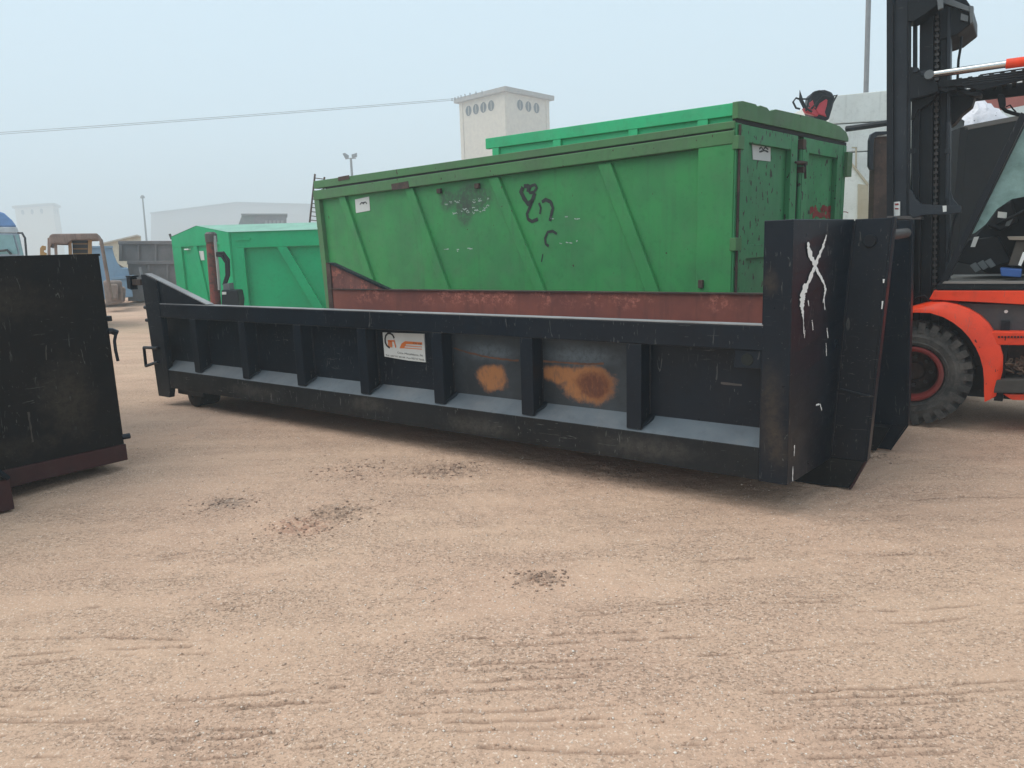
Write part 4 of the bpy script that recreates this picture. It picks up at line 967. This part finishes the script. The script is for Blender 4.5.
MB().tube(hs, .009, 8).build('hose', MASTD, FK, smooth=True)
MB().pl([(-.62, .35), (-.47, .35), (-.47, 1.0), (-.62, 1.0)], .2, 1.1).build('carriage', MASTD, FK)
for t0 in (.35, .85):
    MB().pl([(-1.45, .06), (-.62, .05), (-.62, .9), (-.56, .9), (-.56, .09), (-1.45, .09)], t0, t0 + .13).build('fork', MASTD, FK)
MB().pl([(1.7, .35), (2.6, .35), (2.75, .7), (2.7, 1.4), (1.8, 1.5)], .1, 1.35).build('counterweight', RED, FK, .06)

# ------------------------------------------------------------------ black container behind the forklift, with a big white sack on it
FR['K'] = (0, 0, BTH + .0)
def K(Y): pass
YK = 11.5
FR['K'] = (at(958, 200, YK)[0], YK, -.25)
DULLB = plain('dull_black_steel', (.009, .0085, .009), .7, 0, .5, .2, spec=.1)
KB = thing('dark_open_container', 'matt black steel container standing behind the forklift cab', 'container', (FR['K'][0], YK, 0), -.25)
k1 = P('K', 958, 131, t=0); k2 = P('K', 1018, 120.5, t=0)
MB().pl([(0, .1), (2.9, .1), (2.9, k1[2] + (k2[2] - k1[2]) * 2.9 / k2[0] * 1.0), (0, k1[2])], 0, .06).build('side_wall', DULLB, KB, .004)
MB().pl([(0, k1[2]), (2.9, k1[2] + (k2[2] - k1[2]) * 2.9 / k2[0]), (2.9, k1[2] + (k2[2] - k1[2]) * 2.9 / k2[0] + .07), (0, k1[2] + .07)], -.03, .08).build('top_rail', plain('weathered_rail', (.10, .09, .08), .7), KB, .006)
MB().box(-.06, .05, -.03, 2.3, .0, k1[2] + .05).build('end_wall', DULLB, KB, .006)
MB().box(.05, 2.9, 2.24, 2.3, .1, k1[2]).build('side_wall', BLACK_OLD, KB)
MB().box(.05, 2.9, .06, 2.24, k1[2] - .35, k1[2] - .3).build('load_floor', BLACK_OLD, KB)
# sack: closed lumpy surface
sk0 = P('K', 990, 124, t=.5)
sx0 = P('K', 960, 124, t=.35)[0]; sx1 = P('K', 1020, 122, t=.35)[0]
prof = [(960, 113), (964, 110), (968, 107.5), (971, 104), (973, 99), (975, 96.5), (978, 98), (983, 97.5), (987, 99), (991, 103), (996, 106), (1001, 109.5), (1006, 113), (1012, 117), (1018, 119.5)]
tops = [P('K', *p, t=.35) for p in prof]
m = MB(); nn_ = len(tops); rws = []
for j, ty in enumerate(np.linspace(0, 1, 9)):
    row = []
    for i_, q in enumerate(tops):
        h = (q[2] - (k1[2] + .0)); f = math.sin(math.pi * (ty * .9 + .05)) ** .45
        z = k1[2] - .28 + (h + .28) * f * (1 + .05 * math.sin(i_ * 2.3 + j * 1.7)); row.append((q[0] + .03 * math.sin(j * 2 + i_), .10 + ty * .8, z if 0 < j < 8 else k1[2] - .28))
    rws.append(row)
m.add([p for rw in rws for p in rw], [(a * nn_ + i_, a * nn_ + i_ + 1, (a + 1) * nn_ + i_ + 1, (a + 1) * nn_ + i_) for a in range(8) for i_ in range(nn_ - 1)])
k = NT('white_sack_cloth'); v = k.vor(9); c = k.mix(k.ramp(v[0], .10, .07), (.78, .76, .80), (.06, .06, .08)); c = k.mix(k.math('MULTIPLY', k.ramp(k.noise(4, 5), .4, .7), .3), c, (.5, .48, .5)); k.bump(k.noise(5, 4), .8, .06)
SACK = k.done(c, .8)
so_ = m.build('white_sack', SACK, None, smooth=True); so_.location = KB.location; so_.rotation_euler = KB.rotation_euler
tag(so_, 'rumpled white sack with small dark dots lying on the black container behind the forklift', 'sack')

# ------------------------------------------------------------------ white trailer and other machines right of the green container
WT = thing('white_trailer', 'tall white ribbed trailer box rising behind the green container and forklift mast', 'trailer', (0, 0, 0))
WHITE = painted('weathered_white', (.78, .80, .76), (.70, .72, .68), rust=.0, streak=.3, rough=.5, dust=.25, dustcol=(.48, .46, .38), dents=.3)
w0 = at(830, 96, 16); w1 = at(1075, 78, 15.0)
zt_ = w0[2]
def wq(f, z, d=0): return (w0[0] + (w1[0] - w0[0]) * f, 16 - 1.0 * f + d, z)
for a, b, dd in [(.0, .335, .0), (.345, .66, .0), (.67, 1.0, .0)]:
    pass
bands = [(1.0, zt_ * .60), (zt_ * .605, zt_ * .74), (zt_ * .745, zt_ * .87), (zt_ * .875, zt_)]
for a, b in bands:
    MB().loft([wq(0, a), wq(1, a), wq(1, a, 2.4), wq(0, a, 2.4)], [wq(0, b), wq(1, b + (.0 if b < zt_ else .12)), wq(1, b, 2.4), wq(0, b, 2.4)]).build('side_board', WHITE, WT, .012)
MB().loft([wq(0, zt_ * .60, -.02), wq(1, zt_ * .60, -.02), wq(1, zt_ * .60 + .05, -.02), wq(0, zt_ * .60 + .05, -.02)], [wq(0, zt_ * .60, .0), wq(1, zt_ * .6, .0), wq(1, zt_ * .6 + .05, .0), wq(0, zt_ * .6 + .05, .0)]).build('joint_strip', PAPER, WT)
for f in (.12, .9):
    MB().lathe([(0, 0), (.5, 0), (.5, .3), (0, .3)], wq(f, .5, .1), 'y', 24).build('wheel', RUBBER, WT)
MB().box(w0[0] + .1, w1[0] - .1, 15.9, 16.3, .7, 1.0).build('chassis_beam', MASTD, WT)
# red-topped white lorry seen above the sack
RT = thing('red_topped_lorry', 'white lorry body with faded red top strip showing above the sack', 'lorry', (0, 0, 0))
r0, r1 = at(972, 101, 14), at(1090, 76, 13.4)
for za, zb, mt, nm in [(-.27, .0, plain('faded_red', (.42, .12, .09), .5), 'roof_strip'), (-2.6, -.27, WHITE, 'body_side')]:
    MB().loft([(r0[0], 14, r0[2] + za), (r1[0], 13.4, r1[2] + za), (r1[0], 15.0, r1[2] + za), (r0[0], 15.4, r0[2] + za)], [(r0[0], 14, r0[2] + zb), (r1[0], 13.4, r1[2] + zb), (r1[0], 15.0, r1[2] + zb), (r0[0], 15.4, r0[2] + zb)]).build(nm, mt, RT)
MB().box(r0[0] + .1, r1[0], 13.9, 14.3, .5, r0[2] - 2.6).build('chassis_beam', MASTD, RT)
MB().lathe([(0, 0), (.5, 0), (.5, .3), (0, .3)], (r0[0] + .7, 14.0, .5), 'y', 24).build('wheel', RUBBER, RT)
for p in [(964, 123.5), (968, 123)]: pass
# mirror on a bent stalk beside the cab
mq = P('F', 1003, 104, t=.30)
mi = thing_part('wing_mirror', FK)
MB().px('F', [(997, 97), (998.5, 94), (1003, 94), (1005.5, 98), (1006, 105), (1003, 109), (999.5, 108)], .28, .33).build('mirror_head', DARKIN, mi, .008)
MB().tube([P('F', *p, t=.31) for p in [(1003, 108), (1006, 111), (1012, 113), (1020, 115)]], .014, 8).build('mirror_arm', DARKIN, mi)
MB().tube([P('F', *p, t=.29) for p in [(1006, 107), (1010, 105), (1013, 109), (1016, 112)]], .006, 6).build('mirror_cable', DARKIN, mi)
# cream hopper side
FR['C'] = (at(858, 200, 12.5)[0], 12.5, -.3)
CH = thing('cream_hopper', 'cream steel hopper with a slanting top edge beside the green container doors', 'hopper', (FR['C'][0], 12.5, 0), -.3)
CREAM = painted('cream_paint', (.50, .45, .34), (.42, .36, .26), rust=.15, streak=.4, rough=.6, dust=.3, dustcol=(.35, .28, .2))
MB().px('C', [(840, 150), (849, 162), (868, 185), (868.5, 290), (830, 290), (830, 150)], .03, 1.2).build('hopper_body', WHITE, CH)
MB().px('C', [(848, 160), (850, 160), (869, 184), (868, 187)], .0, .05).build('slanting_edge', CREAM, CH)
MB().px('C', [(858, 184), (868.5, 185), (868.5, 290), (857, 290)], .0, .04).build('corner_post', CREAM, CH)
MB().px('C', [(855.5, 147), (857, 147), (857, 168), (855.5, 166)], .0, .04).build('upright', CREAM, CH)
MB().px('C', [(869.3, 192), (870, 192), (870, 290), (869.3, 290)], .1, .14).build('rod', CREAM, CH)
MB().px('C', [(852, 147), (857, 147), (857, 148), (852, 148)], .0, .04).build('upright_cap', CREAM, CH)
MB().px('C', [(832, 286), (866, 286), (866, 340), (832, 340)], .2, 1.0).build('hopper_leg', CREAM, CH)
# rusty stake with a rounded grey plate
FR['Q'] = (at(878, 200, 8.6)[0], 8.6, 0.0)
QS = thing('rusty_stake', 'brown rusted upright stake with rounded grey plate left of the forklift mast', 'stake', (FR['Q'][0], 8.6, 0))
MB().px('Q', [(875, 137), (887, 136), (887, 420), (868, 420)], 0, .12).build('stake', RUSTY, QS, .006)
MB().px('Q', [(869, 166), (869.5, 140), (871.5, 134), (876, 131.5), (888, 131), (888, 134), (878, 135.5), (874.5, 139), (873.5, 150), (873.5, 170), (871, 170)], -.05, .0).build('rounded_plate', MAST, QS, .006)
MB().px('Q', [(876, 134), (887, 133), (887, 136), (876, 137)], .01, .05).build('cap_strip', PAPER, QS)
a_, b_ = at(845, 130, 10.5), at(890, 123, 9.5)
# grapple (red and black) above the green container
GP = thing('red_crane_grapple', 'red and black crane grapple with looping hoses above the green container roof', 'crane', (0, 0, 0))
FR['J'] = (at(820, 100, 15)[0], 15.0, -.15); GP.location = (FR['J'][0], 15, 0); GP.rotation_euler = (0, 0, -.15)
RED2 = plain('grapple_red', (.62, .03, .05), .4)
MB().px('J', [(812, 93), (815, 90.5), (825, 89.5), (832, 92), (835, 97), (833, 107), (829, 120), (812, 114), (809, 106)], .0, .5).build('grapple_shell', MASTD, GP, .03)
MB().px('J', [(820, 103), (826, 99), (828, 99.5), (827, 106), (825, 112), (827, 117), (818, 114), (816, 110)], -.04, .0).build('grapple_plate', RED2, GP, .02)
MB().px('J', [(809, 103), (813, 100), (814, 104), (816, 108), (811, 108)], -.04, .0).build('grapple_plate', RED2, GP, .01)
MB().px('J', [(803, 108), (812, 107), (819, 112), (818, 116), (806, 113)], -.02, .1).build('grapple_plate', RED2, GP, .01)
for pts in [[(812, 112), (806, 108), (802, 100), (796, 98), (793, 102), (796, 108), (800, 109)], [(804, 108), (800, 100), (800, 91), (802, 99), (808, 99), (811, 96)], [(811, 109), (816, 104), (823, 96), (830, 97), (837, 95), (832, 104)], [(806, 111), (809, 100), (813, 93), (819, 91), (826, 93)]]:
    MB().tube([P('J', *p, t=-.08) for p in pts], .02, 6).build('hose', DARKIN, GP, smooth=True)
MB().px('J', [(814, 112), (826, 114), (826, 300), (814, 300)], .1, .5).build('crane_column', MASTD, GP)
bq = P('J', 820, 300, t=.3)
MB().box(bq[0] - .6, bq[0] + .6, -.3, .9, 0, .9).build('crane_base', MASTD, GP, .02)
# dark cable/strap across the trailer
tag(MB().tube([at(846, 129, 12), at(866, 126.2, 11.8), at(900, 121, 11.5)], .045, 8).build('steel_tube', MASTD, None), 'dark steel tube running level across the white trailer to the mast', 'tube')

# ------------------------------------------------------------------ far left: machines and stacks
YM = 24.0
def pb(parent, pts, Y0, dep, nm, mt, bev=0.0, org=(0, 0, 0)):
    q = [at(*p, Y0) for p in pts]
    xr = max(a[0] for a in q); dx = dep * xr / Y0 * 1.03 if xr < 0 else 0     # boxes stand turned, their flanks running away from the viewer
    return MB().loft([(a[0], Y0, a[2]) for a in q], [(a[0] + dx, Y0 + dep, a[2]) for a in q]).build(nm, mt, parent, bev)
BT = thing('blue_lorry', 'pale blue lorry cab with sloping roof and mirror arm behind the black container', 'lorry', (0, 0, 0))
BLUEC = plain('blue_lorry_paint', (.10, .24, .52), .4); BLUEG = plain('lorry_glass', (.20, .38, .40), .15)
pb(BT, [(-60, 200), (-8, 209), (4, 213), (12, 220), (17, 227), (-60, 226)], YM, 2.4, 'wind_deflector', BLUEC, .05)
pb(BT, [(-60, 226), (17, 227), (19, 233), (-60, 232)], YM - .02, 2.4, 'roof_edge', plain('pale_cab_paint', (.42, .48, .52), .4), .02)
pb(BT, [(-60, 232), (19, 233), (26, 265), (27, 300), (-60, 300)], YM, 2.3, 'cab_body', plain('cab_paint', (.30, .38, .46), .4), .04)
pb(BT, [(-20, 235), (13, 235), (18, 254), (-20, 254)], YM - .03, .03, 'side_window', BLUEG)
pb(BT, [(15, 235), (18.5, 235), (23.5, 255), (20.5, 255)], YM - .03, .03, 'windscreen', BLUEG)
MB().tube([at(18, 233, YM - .1), at(22, 233, YM - .2), at(25, 238, YM - .2), at(26.5, 256, YM - .2)], .035, 6).build('mirror_arm', MASTD, BT)
MB().tube([at(0, 251, YM - .1), at(7, 250, YM - .1), at(11, 254, YM - .1)], .04, 6).build('wiper', MASTD, BT)
MB().lathe([(0, 0), (.5, 0), (.5, .3), (0, .3)], (at(0, 260, YM)[0], YM, .5), 'y', 24).build('wheel', RUBBER, BT)
OM = thing('old_loader', 'old yellow and brown loader with tubular canopy frame behind the black container', 'loader', (0, 0, 0))
YL = 17.0; BROWN = rusty('hazed_canopy_rust', .2, (.24, .18, .15), ((.17, .12, .10), (.24, .17, .14))); YEL = painted('old_yellow', (.40, .24, .08), (.30, .17, .07), rust=.3)  # canopy browns are paled, distance haze mixed into the rust colours
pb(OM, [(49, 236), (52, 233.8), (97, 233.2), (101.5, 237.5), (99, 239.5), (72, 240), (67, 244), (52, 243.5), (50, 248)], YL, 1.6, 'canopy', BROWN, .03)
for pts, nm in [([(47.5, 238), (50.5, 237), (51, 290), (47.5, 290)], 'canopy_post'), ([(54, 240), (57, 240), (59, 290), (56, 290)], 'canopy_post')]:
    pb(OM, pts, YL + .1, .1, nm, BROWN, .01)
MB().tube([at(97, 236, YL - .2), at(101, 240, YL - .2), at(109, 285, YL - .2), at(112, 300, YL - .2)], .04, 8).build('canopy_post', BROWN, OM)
for pts in ([(68, 239), (71.5, 239), (74, 285), (70, 285)], [(88, 239), (92, 239), (92, 285), (88, 285)]):
    pb(OM, pts, YL + .2, .15, 'mast_post', YEL, .01)
pb(OM, [(72, 240), (88, 240), (88, 262), (73, 262)], YL + .5, .5, 'radiator_grille', plain('dark_grille', (.05, .05, .055), .7), .02)
for j in range(3):
    pb(OM, [(73, 243 + j * 5), (87.5, 243 + j * 5), (87.5, 244.5 + j * 5), (73, 244.5 + j * 5)], YL + .45, .05, 'grille_bar', YEL)
pb(OM, [(40, 248), (42, 245.5), (46, 246), (46, 250), (44, 250), (44, 252), (47, 253), (46, 270), (40, 270)], YL + .3, .3, 'light_bracket', YEL, .01)
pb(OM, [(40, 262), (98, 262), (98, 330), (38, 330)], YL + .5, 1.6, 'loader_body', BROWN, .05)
BS = thing('blue_skip', 'haze-pale blue skip with stepped sloping side before the grey stack', 'skip', (0, 0, 0))
BLUES = painted('hazed_blue', (.17, .29, .42), (.15, .25, .36), rust=.1, streak=.3, dust=.3, dustcol=(.3, .32, .34))  # blue lightened to carry distance haze in its base colour
YB_ = 25.0
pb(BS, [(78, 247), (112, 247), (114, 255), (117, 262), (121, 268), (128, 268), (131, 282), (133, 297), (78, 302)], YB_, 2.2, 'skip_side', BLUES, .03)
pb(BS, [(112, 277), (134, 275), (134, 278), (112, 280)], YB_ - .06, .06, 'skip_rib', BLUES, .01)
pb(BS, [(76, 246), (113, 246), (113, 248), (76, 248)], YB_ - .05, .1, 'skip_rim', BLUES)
GB = None
GREYC = painted('hazed_grey_paint', (.19, .17, .165), (.15, .135, .13), rust=.1, streak=.4, rough=.7, dust=.4, dustcol=(.2, .17, .15))  # haze paleness is put into this grey base colour
YG = 27.0
def grey(x0, x1, ya, yb, lab, nr):
    o = thing('grey_container', lab, 'container', (0, 0, 0), 0, 'stack of grey containers behind the blue skip')
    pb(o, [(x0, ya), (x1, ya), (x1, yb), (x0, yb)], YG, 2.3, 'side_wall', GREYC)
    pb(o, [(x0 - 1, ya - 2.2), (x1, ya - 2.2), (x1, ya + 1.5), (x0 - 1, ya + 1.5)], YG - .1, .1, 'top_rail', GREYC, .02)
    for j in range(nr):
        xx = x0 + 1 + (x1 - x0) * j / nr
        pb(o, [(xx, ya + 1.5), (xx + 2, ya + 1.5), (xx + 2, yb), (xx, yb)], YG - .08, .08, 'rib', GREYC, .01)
    return o
grey(119, 240, 243, 261, 'upper haze-pale grey ribbed container in the stack behind the blue skip', 7)
grey(128, 240, 263, 301, 'lower haze-pale grey ribbed container in the stack behind the blue skip', 6)
CB = thing('scrap_blocks', 'pile of pinkish concrete blocks on the ground before the blue skip', 'rubble', (0, 0, 0))
CONC = plain('old_concrete', (.26, .20, .17), .9, 0, .4, .5)
for pts, Y0 in [([(103, 281), (122, 281), (123, 303), (106, 306)], 22.5), ([(110, 284), (118, 284), (118, 300), (111, 300)], 22.3), ([(118, 286), (126, 288), (125, 302), (119, 303)], 23.5), ([(115, 262), (122, 266), (128, 270), (126, 275), (114, 268)], 26.2)]:
    pb(CB, pts, Y0, .8, 'block', CONC, .05)
HB = thing('cream_shed', 'low cream shed with shallow pitched roof left of the grey containers', 'shed', (0, 0, 0))
pb(HB, [(100, 244), (137, 235.5), (141, 237), (143, 300), (100, 300)], 42, 8, 'shed_wall', plain('cream_render', (.56, .52, .40), .8))
pb(HB, [(99, 243.5), (137, 234.5), (141, 236), (141, 237.3), (137, 236), (99, 245)], 41.8, 8.4, 'shed_roof', plain('pale_roof', (.50, .48, .42), .8))

# ------------------------------------------------------------------ towers, warehouse, hut, poles
RENDER = painted('pale_render', (.64, .58, .48), (.57, .51, .43), streak=.25, rough=.9, dust=.2, dustcol=(.40, .37, .33), dents=0)
OPEN_ = plain('dark_opening', (.05, .06, .07), .8)
def tower(lab, pxl, pxc, pxr, pytop, Y, nl, nr, dl, dr, holes=True):
    zt = at(pxc, pytop, Y)[2]
    cx = at(pxc, pytop, Y)[0]; lx = at(pxl, pytop + 13, Y + dl)[0]; rx = at(pxr, pytop + 10, Y + dr)[0]
    t_ = thing('substation_tower', lab, 'tower', (cx, Y, 0))
    A = np.array([0, 0.0]); Lp = np.array([lx - cx, dl]); Rp = np.array([rx - cx, dr]); Bp = Lp + Rp
    K_ = Y / 48 * (1 if holes else .5); zb = zt - .30 * K_
    MB().loft([(*A, 0), (*Rp, 0), (*Bp, 0), (*Lp, 0)], [(*A, zb), (*Rp, zb), (*Bp, zb), (*Lp, zb)]).build('tower_wall', RENDER, t_)
    cen = Bp / 2
    def ex(p, f): return cen + (p - cen) * f
    q = [ex(p, 1.13) for p in (A, Rp, Bp, Lp)]
    MB().loft([(*p, zb + .002) for p in q], [(*p, zb + .28 * K_) for p in q]).build('roof_slab', plain('roof_concrete', (.36, .33, .30), .9), t_)
    MB().add([(*p, zb + .282 * K_) for p in q] + [(*cen, zt + .25 * K_)], [(0, 1, 4), (1, 2, 4), (2, 3, 4), (3, 0, 4), (3, 2, 1, 0)]).build('pyramid_roof', plain('roof_tile', (.40, .36, .33), .9), t_)
    def face(a, b, cnt, f0, f1):
        d = (b - a); L_ = np.linalg.norm(d); d = d / L_; n_ = np.array([d[1], -d[0]])
        if n_ @ (a + b - 2 * cen) < 0: n_ = -n_
        for f in (0.0, .93):
            p0 = a + d * L_ * f; p1 = p0 + d * L_ * .07
            MB().loft([(*p0, 0), (*p1, 0), (*(p1 + n_ * .12), 0), (*(p0 + n_ * .12), 0)], [(*p0, zb), (*p1, zb), (*(p1 + n_ * .12), zb), (*(p0 + n_ * .12), zb)]).build('corner_pilaster', RENDER, t_)
        for j in range(cnt):
            f = f0 + (f1 - f0) * j / max(1, cnt - 1); c_ = a + d * L_ * f + n_ * .012; zc = zb - .62 * K_
            vs = [(*(c_ + d * .30 * K_ * math.cos(w_)), zc + .33 * K_ * math.sin(w_)) for w_ in np.linspace(0, 2 * math.pi, 18, endpoint=False)]
            vo = [(*(c_ + d * .37 * K_ * math.cos(w_)), zc + .40 * K_ * math.sin(w_)) for w_ in np.linspace(0, 2 * math.pi, 18, endpoint=False)]
            if True:
                rg_ = MB().add([tuple(np.array(v_) + [*(n_ * .03), 0]) for v_ in vs] + [tuple(np.array(v_) + [*(n_ * .03), 0]) for v_ in vo] + vo, [(i_, (i_ + 1) % 18, 18 + (i_ + 1) % 18, 18 + i_) for i_ in range(18)] + [(18 + i_, 18 + (i_ + 1) % 18, 36 + (i_ + 1) % 18, 36 + i_) for i_ in range(18)]).build('round_opening', RENDER, t_)
                MB().add(vs, [tuple(range(18))]).build('opening_louvre', OPEN_, rg_)
                MB().add([(*(c_ + n_ * .02 + d * x_), zc + y_) for x_, y_ in [(-.05, -.6), (.05, -.6), (.05, .6), (-.05, .6)]], [(0, 1, 2, 3)]).build('opening_bar', RENDER, rg_)
    face(A, Lp, nl, .24, .76) if False else face(Lp, A, nl, .20, .70)
    face(A, Rp, nr, .32, .70)
    return t_
tower('pale square utility tower with round openings under a flat eaved roof', 459.5, 505, 548.5, 87, 110, 4, 3, 7.0, 7.2)
tower('faint distant square tower almost lost in fog at the far left', 16, 52, 59, 203, 330, 3, 2, 9., 15., False)
WHm = plain('warehouse_sheet', (.45, .42, .40), .8)
WHo = thing('warehouse', 'long low warehouse barely visible in the fog behind the small green container', 'warehouse', (0, 0, 0))
pb(WHo, [(151, 213.5), (236, 203), (320, 205), (320, 290), (151, 290)], 330, 30, 'gable_wall', WHm)
pb(WHo, [(150, 212.5), (236, 201.8), (321, 204), (321, 205), (236, 203), (150, 213.7)], 329, 31, 'roof_edge', plain('roof_edge_grey', (.28, .28, .28), .8))
HU = thing('office_cabin', 'grey green flat-roofed cabin with a window band beyond the small green container', 'cabin', (0, 0, 0))
pb(HU, [(242, 214.8), (286.5, 214.8), (286.5, 290), (236, 290), (238, 226)], 90, 6, 'cabin_wall', plain('cabin_green', (.13, .17, .16), .8))
pb(HU, [(254, 215.5), (286, 215.5), (286, 226), (254, 226)], 89.8, .2, 'window_band', plain('cabin_grey', (.13, .13, .14), .6))
for j in range(5):
    pb(HU, [(265 + j * 4, 220.5), (267.5 + j * 4, 220.5), (267.5 + j * 4, 224.5), (265 + j * 4, 224.5)], 89.7, .1, 'window_pane', plain('cabin_pane', (.25, .27, .28), .3))
pb(HU, [(241, 213.6), (287.5, 213.6), (287.5, 215), (241, 215)], 89.6, 6.5, 'cabin_roof', plain('cabin_roof_grey', (.2, .22, .22), .8))
POLE = plain('pole_grey', (.22, .23, .24), .6)
FP = thing('floodlight_pole', 'slim pole carrying two floodlights beyond the old green container', 'lamp post', (0, 0, 0))
YF = 80
b = at(350.8, 158, YF)
MB().tube([(b[0], YF, 0), (b[0], YF, b[2])], [.2, .12], 8).build('pole', POLE, FP)
MB().tube([at(346, 158.5, YF), at(356, 158.5, YF)], .04, 6).build('cross_arm', POLE, FP)
pb(FP, [(342.6, 153.5), (345, 152.8), (349, 155.5), (348.5, 158.5), (345.5, 159)], YF, .4, 'floodlight', POLE, .02)
pb(FP, [(351.5, 154.5), (357, 152.8), (357, 156.5), (352, 158.3)], YF, .4, 'floodlight', POLE, .02)
TP = thing('street_lamp', 'thin curved lamp pole fading into fog above the grey containers', 'lamp post', (0, 0, 0))
b = at(146.5, 240, 150); c_ = at(142.5, 197, 150)
MB().tube([(b[0] + .4, 150, 0), b, c_], [.25, .2, .14], 8).build('pole', plain('dark_pole', (.10, .10, .11), .6), TP)
MB().lathe([(0, -.25), (.4, -.25), (.45, 0), (.2, .35), (0, .35)], c_, 'z', 10).build('lamp_head', POLE, TP)
PL = thing('tall_pole', 'tall plain grey pole rising behind the white trailer', 'pole', (0, 0, 0))
b = at(866, 92, 32); c_ = at(868.5, 0, 32); d_ = np.array(c_) - np.array(b); d_ /= d_[2]
MB().tube([(b[0] - .1, 32, 0), b, tuple(np.array(c_) + d_ * 1.5)], .10, 10).build('pole', POLE, PL)
# lattice ladder behind the left corner of the old green container
LD = thing('steel_ladder', 'narrow rusty steel ladder standing behind the green container left corner', 'ladder', (0, 0, 0))
YD = 23.5
for a, b in [((315, 174), (309.5, 224)), ((324.5, 177), (320, 224))]:
    qa, qb = np.array(at(*a, YD)), np.array(at(*b, YD)); d_ = (qa - qb) / (qa - qb)[2]; ft = qb - d_ * qb[2]
    MB().tube([tuple(qa), tuple(ft)], .03, 6).build('ladder_rail', RUSTY, LD)
for j in range(13):
    f = j / 12 * 1.0; ya = 178 + 4.2 * j * 1.0
    MB().tube([at(314.6 - (ya - 178) * .108, ya, YD), at(324.2 - (ya - 178) * .09, ya + 1.2, YD)], .015, 6).build('rung', RUSTY, LD)
# overhead wires from the tower out of the picture to the left

for j, (ya, yb, sag) in enumerate([(131.0, 98.5, 3.5), (133.0, 100.0, 3.0)]):
    pts = []
    for f in np.linspace(0, 1, 24):
        px_ = -200 + (456 + 200) * f; y0 = ya + (ya - yb) * 200 / 456
        py_ = y0 + (yb - y0) * f + sag * 4 * f * (1 - f) * .5
        pts.append(at(px_, py_, 98 + 11 * f))
    tag(MB().tube(pts, .035, 5).build('overhead_wire', POLE, None), ['upper overhead wire sagging from the tower across the foggy sky', 'lower overhead wire sagging from the tower across the foggy sky'][j], 'wire', 'overhead wires from the tower')
IN = None
m = MB()
for p in [(452, 99.5), (455, 98.6), (458, 97.7), (461, 96.6), (465, 95.4), (470, 94.2), (476, 93), (482, 92)]:
    q = at(*p, 108.2); m.lathe([(0, -.2), (.1, -.2), (.07, 0), (.1, .15), (0, .2)], q, 'z', 6)
tag(m.build('insulators', POLE, None, kind='stuff'), 'row of small insulators along the tower eaves holding the wires', 'insulators')

# ------------------------------------------------------------------ the fog
hz = MB().box(-720, 720, -45, 950, -1.2, 44.0).build('haze', bpy.data.materials.new('haze'), None)
hm = hz.data.materials[0]; hm.use_nodes = True; nt = hm.node_tree; nt.nodes.remove(nt.nodes['Principled BSDF'])
pv = nt.nodes.new('ShaderNodeVolumePrincipled'); pv.inputs['Color'].default_value = (.76, .86, .915, 1); pv.inputs['Density'].default_value = .0040
nt.links.new(pv.outputs[0], nt.nodes['Material Output'].inputs['Volume'])
hz['kind'] = 'stuff'
